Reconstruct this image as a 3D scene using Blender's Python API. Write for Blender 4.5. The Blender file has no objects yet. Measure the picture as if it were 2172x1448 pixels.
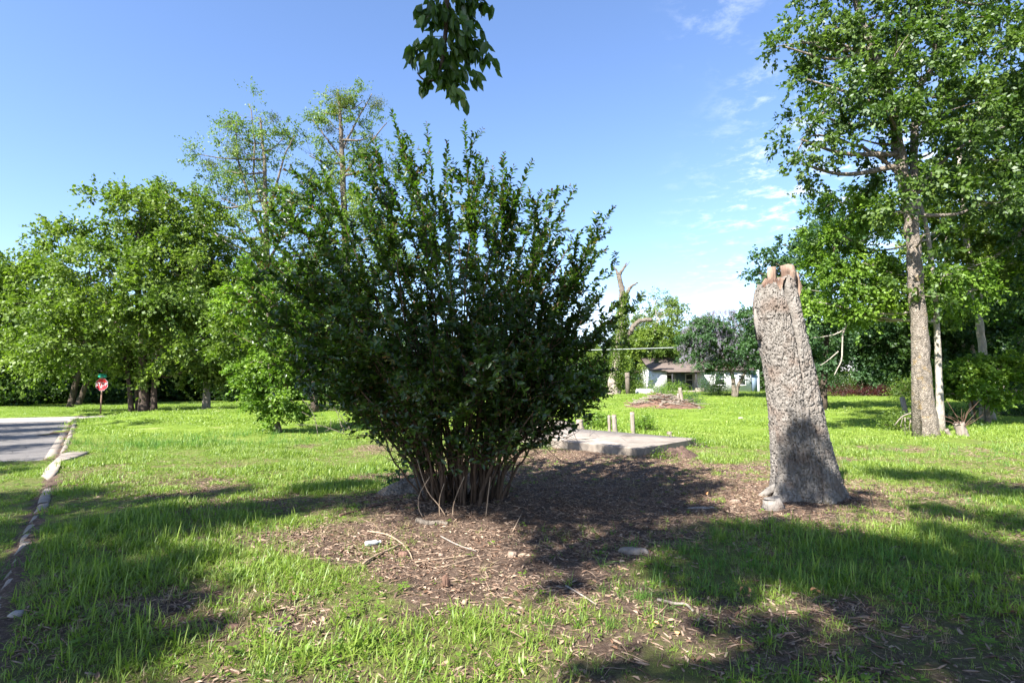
import bpy, math, random
import numpy as np
from mathutils import Vector, Matrix, Euler

random.seed(7)
RNG = np.random.default_rng(11)
scene = bpy.context.scene
COL = scene.collection
R = math.radians

# ------------------------------------------------------------------ camera
FPX, W0, H0 = 1200.0, 2172.0, 1448.0          # focal length in photograph pixels
CAMH = 1.6
PITCH = math.atan(100.0 / FPX)
cam_d = bpy.data.cameras.new('camera')
cam = bpy.data.objects.new('camera', cam_d)
COL.objects.link(cam)
cam_d.sensor_width = 36.0
cam_d.lens = 36.0 * FPX / W0
cam_d.clip_start = 0.05
cam_d.clip_end = 3000
cam.location = (0, 0, CAMH)
cam.rotation_euler = (R(90) + PITCH, 0, 0)
scene.camera = cam

# ------------------------------------------------------------------ sun and sky
SUN_EL = R(43)
SUN_AZ = math.atan2(-0.62, -0.78)             # from +Y towards +X
S = np.array([math.sin(SUN_AZ) * math.cos(SUN_EL), math.cos(SUN_AZ) * math.cos(SUN_EL), math.sin(SUN_EL)])
sl = bpy.data.lights.new('sun', 'SUN')
sl.energy = 5.0
sl.angle = R(0.53)
sl.color = (1.0, 0.95, 0.87)
so = bpy.data.objects.new('sun', sl)
COL.objects.link(so)
so.rotation_euler = Vector(-S).to_track_quat('-Z', 'Y').to_euler()
so.location = (-20, -25, 40)

world = bpy.data.worlds.new('World')
scene.world = world
world.use_nodes = True
wn, wl = world.node_tree.nodes, world.node_tree.links
wn.clear()
w_out = wn.new('ShaderNodeOutputWorld')
w_bg = wn.new('ShaderNodeBackground')
sky = wn.new('ShaderNodeTexSky')
sky.sky_type = 'NISHITA'
sky.sun_disc = False
sky.sun_elevation = SUN_EL
sky.sun_rotation = SUN_AZ % (2 * math.pi)
sky.altitude = 100
sky.air_density = 1.0
sky.dust_density = 0.4
sky.ozone_density = 3.0
w_bg.inputs['Strength'].default_value = 0.068
# thin wispy clouds on a plane high above: direction / z
tc = wn.new('ShaderNodeTexCoord')
sep = wn.new('ShaderNodeSeparateXYZ')
wl.new(tc.outputs['Generated'], sep.inputs[0])
def wmath(op, a, b=None, c=None):
    n = wn.new('ShaderNodeMath'); n.operation = op
    for i, v in enumerate((a, b, c)):
        if v is None: continue
        if isinstance(v, (int, float)): n.inputs[i].default_value = v
        else: wl.new(v, n.inputs[i])
    return n.outputs[0]
zc = wmath('MAXIMUM', sep.outputs[2], 0.02)
zc = wmath('ADD', zc, 0.06)
cx = wmath('DIVIDE', sep.outputs[0], zc)
cy = wmath('DIVIDE', sep.outputs[1], zc)
comb = wn.new('ShaderNodeCombineXYZ')
wl.new(cx, comb.inputs[0]); wl.new(cy, comb.inputs[1])
def wnoise(scale, detail, rough, dist, off):
    mp = wn.new('ShaderNodeMapping')
    mp.inputs['Location'].default_value = off
    wl.new(comb.outputs[0], mp.inputs[0])
    n = wn.new('ShaderNodeTexNoise')
    n.inputs['Scale'].default_value = scale
    n.inputs['Detail'].default_value = detail
    n.inputs['Roughness'].default_value = rough
    n.inputs['Distortion'].default_value = dist
    wl.new(mp.outputs[0], n.inputs['Vector'])
    return n.outputs[0]
def wrange(v, a, b, c=0.0, d=1.0):
    n = wn.new('ShaderNodeMapRange'); n.interpolation_type = 'SMOOTHSTEP'
    wl.new(v, n.inputs[0])
    for i, q in enumerate((a, b, c, d)): n.inputs[1 + i].default_value = q
    return n.outputs[0]
n_small = wrange(wnoise(7.5, 7, 0.66, 0.2, (3.1, 1.7, 0)), 0.475, 0.72)
n_big = wrange(wnoise(0.75, 3, 0.5, 0.2, (1.2, 0.0, 0)), 0.36, 0.56)
side = wrange(wmath('DIVIDE', sep.outputs[0], wmath('ADD', wmath('ABSOLUTE', sep.outputs[1]), 0.3)), 0.17, 0.40)
puffs = wmath('MULTIPLY', wmath('MULTIPLY', n_small, n_big), wmath('MULTIPLY', side, 1.0))
n_low = wrange(wnoise(0.55, 6, 0.6, 0.6, (0.4, 5.2, 0)), 0.38, 0.62)
lowmask = wrange(sep.outputs[2], 0.21, 0.08)
lows = wmath('MULTIPLY', wmath('MULTIPLY', n_low, lowmask), wmath('MULTIPLY', wrange(sep.outputs[0], -0.05, 0.2), 0.7))
cmask = wmath('MINIMUM', wmath('ADD', puffs, lows), 0.9)
hsv = wn.new('ShaderNodeHueSaturation')
hsv.inputs['Saturation'].default_value = 1.03
hsv.inputs['Value'].default_value = 1.2
wl.new(sky.outputs[0], hsv.inputs['Color'])
mixc = wn.new('ShaderNodeMix'); mixc.data_type = 'RGBA'
wl.new(cmask, mixc.inputs['Factor'])
tint = wn.new('ShaderNodeMix'); tint.data_type = 'RGBA'; tint.blend_type = 'MULTIPLY'; tint.inputs['Factor'].default_value = 1
tint.inputs['B'].default_value = (0.98, 0.965, 1.05, 1)
wl.new(hsv.outputs[0], tint.inputs['A'])
wl.new(tint.outputs['Result'], mixc.inputs['A'])
mixc.inputs['B'].default_value = (6.2, 6.6, 7.2, 1)
wl.new(mixc.outputs['Result'], w_bg.inputs['Color'])
wl.new(w_bg.outputs[0], w_out.inputs[0])

scene.view_settings.view_transform = 'Standard'
scene.view_settings.look = 'None'
scene.view_settings.gamma = 1
scene.view_settings.exposure = 1.93
scene.view_settings.use_curve_mapping = False
scene.render.engine = 'CYCLES'
scene.cycles.use_denoising = True
scene.cycles.max_bounces = 6
scene.cycles.diffuse_bounces = 2
scene.cycles.glossy_bounces = 2
scene.cycles.transmission_bounces = 4
scene.cycles.caustics_reflective = False
scene.cycles.caustics_refractive = False

# ------------------------------------------------------------------ helpers: noise, places
def _hash(ix, iy, iz, seed):
    h = (ix.astype(np.int64) * 374761393 + iy.astype(np.int64) * 668265263 + iz.astype(np.int64) * 2147483647 + seed * 974634777) & 0xFFFFFFFF
    h = ((h ^ (h >> 13)) * 1274126177) & 0xFFFFFFFF
    h = (h ^ (h >> 16)) & 0xFFFFFFFF
    return h / 4294967295.0
def vnoise(x, y, z=0.0, seed=0):
    x, y, z = np.broadcast_arrays(np.asarray(x, float), np.asarray(y, float), np.asarray(z, float))
    ix, iy, iz = np.floor(x), np.floor(y), np.floor(z)
    fx, fy, fz = x - ix, y - iy, z - iz
    fx, fy, fz = [f * f * (3 - 2 * f) for f in (fx, fy, fz)]
    r = 0
    for a in (0, 1):
        for b in (0, 1):
            for c in (0, 1):
                w = (fx if a else 1 - fx) * (fy if b else 1 - fy) * (fz if c else 1 - fz)
                r = r + w * _hash(ix + a, iy + b, iz + c, seed)
    return r * 2 - 1
def fbm(x, y, z=0.0, octv=4, seed=0, rough=0.5):
    r, a, s = 0, 1.0, 1.0
    for i in range(octv):
        r = r + a * vnoise(np.asarray(x) * s, np.asarray(y) * s, np.asarray(z) * s, seed + i)
        a *= rough; s *= 2.03
    return r
def sstep(v, a, b):
    t = np.clip((np.asarray(v, float) - a) / (b - a), 0, 1)
    return t * t * (3 - 2 * t)

RE = np.array([-2.99, 3.33]); RU = np.array([-0.598, 0.802]); RNV = np.array([0.802, 0.598])  # road edge, direction, normal to the lawn
RW = 6.2           # road width
CT0, CW = 33.5, 5.0    # where the cross street begins along the road, its width
def road_coords(x, y):
    dx, dy = np.asarray(x) - RE[0], np.asarray(y) - RE[1]
    return dx * RU[0] + dy * RU[1], dx * RNV[0] + dy * RNV[1]
def road_grass(t, n):
    """how far grass has grown over the old asphalt"""
    g = 0.5 + 0.9 * fbm(t * 0.32, n * 0.55, 0, 4, 21)
    near = 1 - sstep(t, 9, 14)            # overgrown close to the camera
    g = g + 1.3 * near - 0.75 * sstep(t, 12, 20)
    edge = sstep(-n, 1.6, 0.3)
    return np.clip(g + 0.25 * edge, 0, 1)
def height(x, y):
    x = np.asarray(x, float); y = np.asarray(y, float)
    right = sstep(x, -18, 0)
    slope = 0.004 + 0.018 * right
    yy = np.maximum(y - 20, 0)
    h = slope * np.minimum(yy, 80) * sstep(yy, 0, 12)
    h = h + 0.035 * fbm(x * 0.35, y * 0.35, 0, 3, 5) * sstep(y, 1, 6)
    h = h + 0.012 * fbm(x * 2.1, y * 2.1, 0, 2, 8)
    h = h + 0.11 * np.exp(-(((x + 0.5) / 1.6) ** 2 + ((y - 7.9) / 1.3) ** 2))
    h = h + 0.06 * np.exp(-(((x - 4.3) / 1.1) ** 2 + ((y - 8.5) / 0.9) ** 2))
    t, n = road_coords(x, y)
    # swell of the lawn that hides the far street
    h = h + 0.36 * np.exp(-((t - 29) / 6.0) ** 2) * sstep(n, 0.15, 3)
    onroad = sstep(-n, 0.05, 0.13) * sstep(n, -RW - 0.4, -RW) 
    cross = sstep(t, CT0 - 0.35, CT0) * sstep(-t, -(CT0 + CW + 0.35), -(CT0 + CW))
    m = np.maximum(onroad, cross)
    flat = 0.0 + 0.004 * np.minimum(np.maximum(y - 20, 0), 80)
    flat = flat + 0.055 * sstep(road_grass(t, n), 0.45, 0.6) * onroad * sstep(-t, -CT0 + 1, -CT0 + 3)
    return h * (1 - m) + (flat - 0.12) * m
def ray(px, py):
    u, v = (px - W0 / 2) / FPX, (H0 / 2 - py) / FPX
    c, s = math.cos(PITCH), math.sin(PITCH)
    return np.array([u, c - v * s, s + v * c])
def P(px, py, D):
    d = ray(px, py)
    return np.array([0, 0, CAMH]) + d * (D / d[1])
_GD = 1.0 * 1.004 ** np.arange(1330)
def G(px, py):
    """the spot of ground behind a pixel of the photograph"""
    d = ray(px, py)
    Ds = _GD
    p = np.array([0, 0, CAMH])[None] + d[None] * (Ds / d[1])[:, None]
    h = height(p[:, 0], p[:, 1]); k = np.argmax(p[:, 2] <= h) if (p[:, 2] <= h).any() else len(Ds) - 1
    return np.array([p[k, 0], p[k, 1], h[k]])
def onground(px, D):
    x = (px - W0 / 2) / FPX * D * 1.0
    return np.array([x, D, float(height(x, D))])
def pix(p):
    c, s = math.cos(PITCH), math.sin(PITCH)
    x, y, z = p[0], p[1], p[2] - CAMH
    f = y * c + z * s; v = -y * s + z * c
    return W0 / 2 + FPX * x / f, H0 / 2 - FPX * v / f, f

# ------------------------------------------------------------------ helpers: objects
def link(o, parent=None):
    COL.objects.link(o)
    if parent is not None: o.parent = parent
    return o
def tag(o, label=None, cat=None, group=None, kind=None):
    if label: o['label'] = label
    if cat: o['category'] = cat
    if group: o['group'] = group
    if kind: o['kind'] = kind
    return o
def empty(name, loc, label, cat, group=None):
    o = bpy.data.objects.new(name, None)
    o.empty_display_size = 0.2
    o.location = tuple(float(v) for v in loc)
    link(o)
    return tag(o, label, cat, group)
class MB:
    """collects vertices and faces (tri or quad) in world space"""
    def __init__(s): s.v = []; s.q = []; s.t = []; s.n = 0; s.qm = []; s.tm = []
    def add(s, v, q=None, t=None, m=0):
        v = np.asarray(v, float).reshape(-1, 3)
        if q is not None and len(q):
            q = np.asarray(q, np.int64).reshape(-1, 4); s.q.append(q + s.n); s.qm.append(np.full(len(q), m))
        if t is not None and len(t):
            t = np.asarray(t, np.int64).reshape(-1, 3); s.t.append(t + s.n); s.tm.append(np.full(len(t), m))
        s.v.append(v); s.n += len(v)
        return s
    def tube(s, pts, rad, seg=6, cap=True, m=0, jit=0.0):
        pts = np.asarray(pts, float); k = len(pts)
        rad = np.broadcast_to(np.asarray(rad, float), (k,))
        tan = np.gradient(pts, axis=0); tan /= np.linalg.norm(tan, axis=1)[:, None] + 1e-9
        ref = np.array([0.31, 0.95, 0.05]) if abs(tan[:, 2]).mean() > 0.6 else np.array([0.05, 0.1, 1.0])
        a = np.cross(tan, ref); a /= np.linalg.norm(a, axis=1)[:, None] + 1e-9
        b = np.cross(tan, a)
        ang = np.linspace(0, 2 * math.pi, seg, endpoint=False)
        rr = rad[:, None] * np.ones(seg)
        if jit: rr = rr * (1 + jit * RNG.normal(size=rr.shape))
        v = pts[:, None] + (a[:, None] * np.cos(ang)[None, :, None] + b[:, None] * np.sin(ang)[None, :, None]) * rr[:, :, None]
        i = np.arange(k - 1)[:, None] * seg; j = np.arange(seg)[None]; j2 = (j + 1) % seg
        q = np.stack([i + j, i + j2, i + seg + j2, i + seg + j], -1).reshape(-1, 4)
        vv = v.reshape(-1, 3); t = []
        if cap:
            vv = np.vstack([vv, pts[:1], pts[-1:]])
            c0, c1 = k * seg, k * seg + 1
            for jj in range(seg):
                t.append([c0, (jj + 1) % seg, jj]); t.append([c1, (k - 1) * seg + jj, (k - 1) * seg + (jj + 1) % seg])
        return s.add(vv, q, t, m)
    def box(s, c, size, rz=0.0, m=0, rx=0.0, ry=0.0):
        c = np.asarray(c, float); h = np.asarray(size, float) / 2
        v = np.array([[i, j, k] for k in (-1, 1) for j in (-1, 1) for i in (-1, 1)], float) * h
        Rm = np.array(Euler((rx, ry, rz)).to_matrix())
        v = v @ Rm.T + c
        q = [[0, 2, 3, 1], [4, 5, 7, 6], [0, 1, 5, 4], [2, 6, 7, 3], [0, 4, 6, 2], [1, 3, 7, 5]]
        return s.add(v, q, m=m)
    def prism(s, poly, z0, z1, m=0):
        """polygon (n,2) extruded from z0 to z1"""
        n = len(poly); v = [[x, y, z0] for x, y in poly] + [[x, y, z1] for x, y in poly]
        q = [[i, (i + 1) % n, n + (i + 1) % n, n + i] for i in range(n)]
        t = [[0, i + 1, i] for i in range(1, n - 1)] + [[n, n + i, n + i + 1] for i in range(1, n - 1)]
        return s.add(v, q, t, m)
    def build(s, name, mats, parent=None, smooth=False, origin=None):
        V = np.vstack(s.v)
        o0 = np.zeros(3)
        if parent is not None:
            o0 = np.array(parent.location)
        elif origin is not None:
            o0 = np.asarray(origin, float)
        V = V - o0
        me = bpy.data.meshes.new(name)
        Q = np.vstack(s.q) if s.q else np.zeros((0, 4), np.int64)
        T = np.vstack(s.t) if s.t else np.zeros((0, 3), np.int64)
        me.vertices.add(len(V)); me.vertices.foreach_set('co', V.astype(np.float32).ravel())
        me.loops.add(Q.size + T.size)
        me.loops.foreach_set('vertex_index', np.concatenate([Q.ravel(), T.ravel()]).astype(np.int32))
        nf = len(Q) + len(T)
        me.polygons.add(nf)
        ls = np.concatenate([np.arange(len(Q)) * 4, Q.size + np.arange(len(T)) * 3]).astype(np.int32)
        me.polygons.foreach_set('loop_start', ls)
        mi = np.concatenate([np.concatenate(s.qm) if s.qm else np.zeros(0), np.concatenate(s.tm) if s.tm else np.zeros(0)]).astype(np.int32)
        me.polygons.foreach_set('material_index', mi)
        if smooth: me.polygons.foreach_set('use_smooth', np.ones(nf, bool))
        me.update(calc_edges=True)
        for mt in (mats if isinstance(mats, (list, tuple)) else [mats]): me.materials.append(mt)
        o = bpy.data.objects.new(name, me)
        link(o, parent)
        if parent is None and origin is not None: o.location = tuple(o0)
        return o

def catmull(pts, n):
    pts = np.asarray(pts, float)
    if len(pts) == 2:
        t = np.linspace(0, 1, n)[:, None]; return pts[0] * (1 - t) + pts[1] * t
    p = np.vstack([2 * pts[0] - pts[1], pts, 2 * pts[-1] - pts[-2]])
    u = np.linspace(0, len(pts) - 1 - 1e-6, n); i = u.astype(int); f = (u - i)[:, None]
    a, b, c, d = p[i], p[i + 1], p[i + 2], p[i + 3]
    return 0.5 * (2 * b + (c - a) * f + (2 * a - 5 * b + 4 * c - d) * f * f + (3 * b - a - 3 * c + d) * f ** 3)

# ------------------------------------------------------------------ materials
class NT:
    def __init__(s, name):
        s.m = bpy.data.materials.new(name); s.m.use_nodes = True
        s.n, s.l = s.m.node_tree.nodes, s.m.node_tree.links
        s.n.clear(); s.out = s.n.new('ShaderNodeOutputMaterial')
    def node(s, t, **k):
        n = s.n.new(t)
        for a, b in k.items(): setattr(n, a, b)
        return n
    def put(s, sock, v):
        if v is None: return
        if hasattr(v, 'is_linked') or hasattr(v, 'links'): s.l.new(v, sock)
        elif isinstance(v, (tuple, list)) and len(v) == 3 and sock.type == 'RGBA': sock.default_value = (*v, 1)
        else: sock.default_value = v
    def noise(s, scale, detail=4, rough=0.55, vec=None, dist=0.0):
        n = s.node('ShaderNodeTexNoise')
        n.inputs['Scale'].default_value = scale; n.inputs['Detail'].default_value = detail
        n.inputs['Roughness'].default_value = rough; n.inputs['Distortion'].default_value = dist
        if vec is not None: s.l.new(vec, n.inputs['Vector'])
        return n.outputs[0]
    def voro(s, scale, vec=None, feature='F1', out=0):
        n = s.node('ShaderNodeTexVoronoi', feature=feature)
        n.inputs['Scale'].default_value = scale
        if vec is not None: s.l.new(vec, n.inputs['Vector'])
        return n.outputs[out]
    def obj(s, sc=(1, 1, 1)):
        t = s.node('ShaderNodeTexCoord'); m = s.node('ShaderNodeMapping'); m.inputs['Scale'].default_value = sc
        s.l.new(t.outputs['Object'], m.inputs[0]); return m.outputs[0]
    def rng(s, v, a, b, c=0.0, d=1.0):
        n = s.node('ShaderNodeMapRange')
        s.l.new(v, n.inputs[0])
        for i, q in enumerate((a, b, c, d)): n.inputs[1 + i].default_value = q
        return n.outputs[0]
    def mix(s, f, a, b):
        n = s.node('ShaderNodeMix', data_type='RGBA')
        s.put(n.inputs['Factor'], f); s.put(n.inputs['A'], a); s.put(n.inputs['B'], b)
        return n.outputs['Result']
    def math(s, op, a, b=0.0):
        n = s.node('ShaderNodeMath', operation=op); s.put(n.inputs[0], a); s.put(n.inputs[1], b); return n.outputs[0]
    def bump(s, hgt, dist=0.01, strength=0.6):
        n = s.node('ShaderNodeBump'); n.inputs['Distance'].default_value = dist; n.inputs['Strength'].default_value = strength
        s.l.new(hgt, n.inputs['Height']); return n.outputs[0]
    def principled(s, col, rough=0.8, normal=None, spec=0.3, metal=0.0, alpha=None):
        p = s.node('ShaderNodeBsdfPrincipled')
        s.put(p.inputs['Base Color'], col); s.put(p.inputs['Roughness'], rough)
        p.inputs['Specular IOR Level'].default_value = spec; p.inputs['Metallic'].default_value = metal
        if normal is not None: s.l.new(normal, p.inputs['Normal'])
        s.l.new(p.outputs[0], s.out.inputs[0]); return p

def dim(c, k):
    return None if c is None else tuple(q * k for q in c)
def leaf_mat(name, c1, c2, trans=0.4, gloss=0.02, rough=0.5, clump=0.35, tcol=(1.15, 1.35, 0.55), cscale=0.8):
    k_ = 0.88 if 'grass' in name else 0.8
    c1, c2 = dim(c1, k_), dim(c2, k_)
    t = NT(name)
    g = t.node('ShaderNodeNewGeometry')
    base = t.mix(g.outputs['Random Per Island'], c1, c2)
    nz = t.rng(t.noise(cscale, 3, 0.6, t.obj()), 0.32, 0.68)
    hs = t.node('ShaderNodeHueSaturation')
    t.l.new(t.rng(nz, 0, 1, 1 - clump, 1 + clump), hs.inputs['Value'])
    t.l.new(t.rng(nz, 0, 1, 0.515, 0.488), hs.inputs['Hue'])
    t.l.new(base, hs.inputs['Color'])
    col = hs.outputs[0]
    d = t.node('ShaderNodeBsdfDiffuse'); t.l.new(col, d.inputs['Color'])
    tr = t.node('ShaderNodeBsdfTranslucent')
    mu = t.node('ShaderNodeMix', data_type='RGBA', blend_type='MULTIPLY'); mu.inputs['Factor'].default_value = 1
    t.l.new(col, mu.inputs['A']); mu.inputs['B'].default_value = (*tcol, 1)
    t.l.new(mu.outputs['Result'], tr.inputs['Color'])
    m1 = t.node('ShaderNodeMixShader'); m1.inputs[0].default_value = trans
    t.l.new(d.outputs[0], m1.inputs[1]); t.l.new(tr.outputs[0], m1.inputs[2])
    gl = t.node('ShaderNodeBsdfGlossy'); gl.inputs['Roughness'].default_value = rough
    gl.inputs['Color'].default_value = (0.9, 0.95, 1, 1)
    m2 = t.node('ShaderNodeMixShader'); m2.inputs[0].default_value = gloss
    t.l.new(m1.outputs[0], m2.inputs[1]); t.l.new(gl.outputs[0], m2.inputs[2])
    t.l.new(m2.outputs[0], t.out.inputs[0])
    return t.m
def bark_mat(name, c1, c2, c3=None, scale=6.0, stretch=0.35, bump=0.02, lichen=None):
    c1, c2, c3, lichen = dim(c1, .78), dim(c2, .78), dim(c3, .78), dim(lichen, .78)
    t = NT(name)
    v = t.obj((1, 1, stretch))
    n1 = t.noise(scale, 8, 0.65, v)
    n2 = t.noise(scale * 0.25, 3, 0.5, t.obj())
    col = t.mix(t.rng(n1, 0.33, 0.68), c1, c2)
    if c3: col = t.mix(t.rng(n2, 0.5, 0.68), col, c3)
    if lichen:
        col = t.mix(t.math('MULTIPLY', t.rng(t.noise(3.0, 6, 0.7, t.obj()), 0.56, 0.66), 0.6), col, lichen)
    vo = t.voro(scale * 2.2, v, 'DISTANCE_TO_EDGE')
    hh = t.math('ADD', t.math('MULTIPLY', t.rng(vo, 0, 0.25), 0.7), n1)
    t.principled(col, 0.9, t.bump(hh, bump, 0.8), 0.15)
    return t.m

M = {}
M['leaf_left'] = leaf_mat('leaf_fresh_green', (0.10, 0.165, 0.02), (0.18, 0.26, 0.036), cscale=0.25)
M['leaf_sparse'] = leaf_mat('leaf_yellow_green', (0.13, 0.21, 0.035), (0.2, 0.28, 0.06), cscale=0.3)
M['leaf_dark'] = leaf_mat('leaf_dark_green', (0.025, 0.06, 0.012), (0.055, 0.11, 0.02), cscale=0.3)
M['leaf_maple'] = leaf_mat('leaf_maple_green', (0.055, 0.11, 0.015), (0.12, 0.195, 0.027), cscale=0.45, gloss=0.03)
M['leaf_blue'] = leaf_mat('leaf_blue_green', (0.05, 0.11, 0.04), (0.09, 0.17, 0.06), cscale=0.4)
M['leaf_bright'] = leaf_mat('leaf_bright_green', (0.12, 0.22, 0.022), (0.2, 0.32, 0.04), cscale=0.8)
M['leaf_lavender'] = leaf_mat('flower_lavender', (0.30, 0.275, 0.34), (0.42, 0.395, 0.46), tcol=(1, 0.9, 1.1))
M['leaf_red'] = leaf_mat('leaf_dark_red', (0.05, 0.013, 0.013), (0.10, 0.025, 0.02), tcol=(1.2, 0.7, 0.6))
M['mistletoe'] = leaf_mat('leaf_mistletoe', (0.10, 0.125, 0.015), (0.17, 0.19, 0.03))
M['leaf_myrtle'] = leaf_mat('leaf_myrtle_green', (0.032, 0.07, 0.010), (0.10, 0.18, 0.02), cscale=1.2, gloss=0.045, rough=0.4, clump=0.45, trans=.48)
M['leaf_myrtle_tip'] = leaf_mat('leaf_myrtle_new_growth', (0.16, 0.07, 0.03), (0.15, 0.2, 0.03), tcol=(1.3, 1.0, 0.6))
M['leaf_hang'] = leaf_mat('leaf_hanging_green', (0.04, 0.09, 0.012), (0.11, 0.2, 0.025), cscale=3, gloss=0.04, rough=0.4)
M['leaf_overhead'] = leaf_mat('leaf_overhead_green', (0.035, 0.08, 0.012), (0.07, 0.13, 0.018), trans=0.22, gloss=0.04)
M['leaf_vine'] = leaf_mat('leaf_vine_green', (0.04, 0.12, 0.02), (0.07, 0.18, 0.03), cscale=2)
M['grass'] = leaf_mat('grass_blade', (0.15, 0.235, 0.026), (0.28, 0.37, 0.06), cscale=0.9, trans=0.4, gloss=0.03, clump=0.22)
M['grass_far'] = leaf_mat('grass_mown', (0.17, 0.26, 0.028), (0.28, 0.37, 0.06), cscale=0.35, trans=0.35, gloss=0.03, clump=0.2)
M['grass_tall'] = leaf_mat('grass_tall', (0.09, 0.2, 0.03), (0.17, 0.31, 0.06), cscale=1.0)
M['grass_dry'] = leaf_mat('grass_dry', (0.34, 0.27, 0.15), (0.45, 0.36, 0.2), tcol=(1, 1, 0.8))
M['bark_snag'] = bark_mat('bark_grey_plated', (0.16, 0.145, 0.13), (0.32, 0.295, 0.27), (0.2, 0.16, 0.135), 14, 0.6, 0.008)
M['bark_maple'] = bark_mat('bark_maple', (0.13, 0.11, 0.09), (0.42, 0.36, 0.30), None, 11, 0.5, 0.05, lichen=(0.36, 0.24, 0.08))
M['bark_pale'] = bark_mat('bark_pale', (0.26, 0.23, 0.19), (0.5, 0.45, 0.38), None, 5, 0.5, 0.02)
M['bark_dark'] = bark_mat('bark_dark', (0.05, 0.038, 0.03), (0.13, 0.10, 0.08), None, 7, 0.4, 0.03)
M['bark_mid'] = bark_mat('bark_mid', (0.12, 0.1, 0.08), (0.26, 0.22, 0.18), None, 7, 0.4, 0.03)
M['bark_myrtle'] = bark_mat('bark_myrtle', (0.06, 0.04, 0.028), (0.17, 0.115, 0.08), None, 12, 0.2, 0.004)
M['wood_raw'] = bark_mat('wood_weathered_raw', (0.2, 0.135, 0.10), (0.40, 0.30, 0.235), (0.13, 0.08, 0.06), 10, 0.15, 0.01)
M['wood_grey'] = bark_mat('wood_weathered_grey', (0.2, 0.165, 0.14), (0.42, 0.36, 0.31), None, 12, 0.15, 0.006)
M['wood_red'] = bark_mat('wood_red_brown', (0.13, 0.075, 0.055), (0.26, 0.16, 0.12), None, 14, 0.4, 0.006)
M['soil_red'] = bark_mat('soil_reddish', (0.07, 0.045, 0.035), (0.17, 0.115, 0.09), None, 10, 1.0, 0.02)
M['twig'] = bark_mat('twig_tan', (0.26, 0.18, 0.12), (0.48, 0.37, 0.27), None, 20, 0.3, 0.002)

def concrete(name, c1, c2, stain=(0.16, 0.12, 0.09), sc=3.0):
    c1, c2, stain = dim(c1, .78), dim(c2, .78), dim(stain, .7)
    t = NT(name); v = t.obj()
    col = t.mix(t.rng(t.noise(sc, 8, 0.65, v), 0.3, 0.7), c1, c2)
    col = t.mix(t.math('MULTIPLY', t.rng(t.noise(sc * 0.4, 5, 0.6, v), 0.52, 0.7), 0.6), col, stain)
    col = t.mix(t.rng(t.voro(sc * .22, v, 'DISTANCE_TO_EDGE'), 0.0, 0.006), (0.07, 0.06, 0.05), col)
    col = t.mix(t.rng(t.noise(sc * 14, 4, .7, v), .55, .75), col, stain)
    t.principled(col, 0.9, t.bump(t.noise(sc * 25, 5, 0.7, v), 0.004, 0.7), 0.2)
    return t.m
M['concrete_slab'] = concrete('concrete_slab', (0.27, 0.23, 0.195), (0.38, 0.33, 0.28), (0.11, 0.09, 0.07))
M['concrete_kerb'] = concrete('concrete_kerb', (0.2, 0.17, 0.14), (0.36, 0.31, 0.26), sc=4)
M['rock'] = concrete('rock_grey', (0.3, 0.27, 0.25), (0.5, 0.46, 0.42), sc=8)

def paint(name, c, rough=0.6, var=0.12, sc=4, spec=0.3, metal=0.0):
    t = NT(name); v = t.obj()
    dark = tuple(q * (1 - var * 2.2) for q in c)
    col = t.mix(t.rng(t.noise(sc, 6, 0.65, v), 0.35, 0.7), dark, c)
    t.principled(col, rough, None, spec, metal); return t.m
M['white_paint'] = paint('white_paint', (0.72, 0.73, 0.75))
M['blue_grey_paint'] = paint('blue_grey_paint', (0.16, 0.22, 0.3))
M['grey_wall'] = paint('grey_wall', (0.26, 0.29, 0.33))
M['beige_wall'] = paint('beige_wall', (0.5, 0.44, 0.36))
M['roof_brown'] = paint('roof_shingle_brown', (0.14, 0.11, 0.095), 0.9, 0.2, 12)
M['roof_grey'] = paint('roof_shingle_grey', (0.3, 0.29, 0.31), 0.9, 0.2, 12)
M['dark_trim'] = paint('dark_trim', (0.03, 0.03, 0.035))
M['sign_red'] = paint('sign_red', (0.36, 0.016, 0.022), 0.4, 0.04)
M['sign_white'] = paint('sign_white', (0.75, 0.75, 0.75), 0.4, 0.03)
M['sign_faded'] = paint('sign_faded_white', (0.36, 0.36, 0.37), 0.5, 0.03)
M['sign_green'] = paint('sign_green', (0.01, 0.25, 0.16), 0.4, 0.05)
M['post_rust'] = paint('post_rust', (0.3, 0.19, 0.14), 0.7, 0.2, 20)
M['pole_brown'] = bark_mat('pole_brown', (0.10, 0.04, 0.03), (0.2, 0.09, 0.07), None, 8, 0.2, 0.005)
M['cable'] = paint('cable_grey', (0.42, 0.45, 0.45), 0.5, 0.03)
M['car_blue'] = paint('car_blue', (0.05, 0.09, 0.35), 0.25, 0.02, spec=0.6)
M['car_red'] = paint('car_red', (0.5, 0.05, 0.08), 0.3, 0.03, spec=0.6)
M['tyre'] = paint('tyre_black', (0.02, 0.02, 0.02))
M['light_blue'] = paint('light_blue_paint', (0.15, 0.42, 0.5))
def glass_mat():
    t = NT('window_glass'); t.principled((0.03, 0.04, 0.045), 0.08, None, 0.8); return t.m
M['glass'] = glass_mat()
def clear_plastic():
    t = NT('clear_plastic'); p = t.principled((0.8, 0.85, 0.88), 0.15, None, 0.6)
    p.inputs['Transmission Weight'].default_value = 0.55; return t.m
M['plastic'] = clear_plastic()

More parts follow.
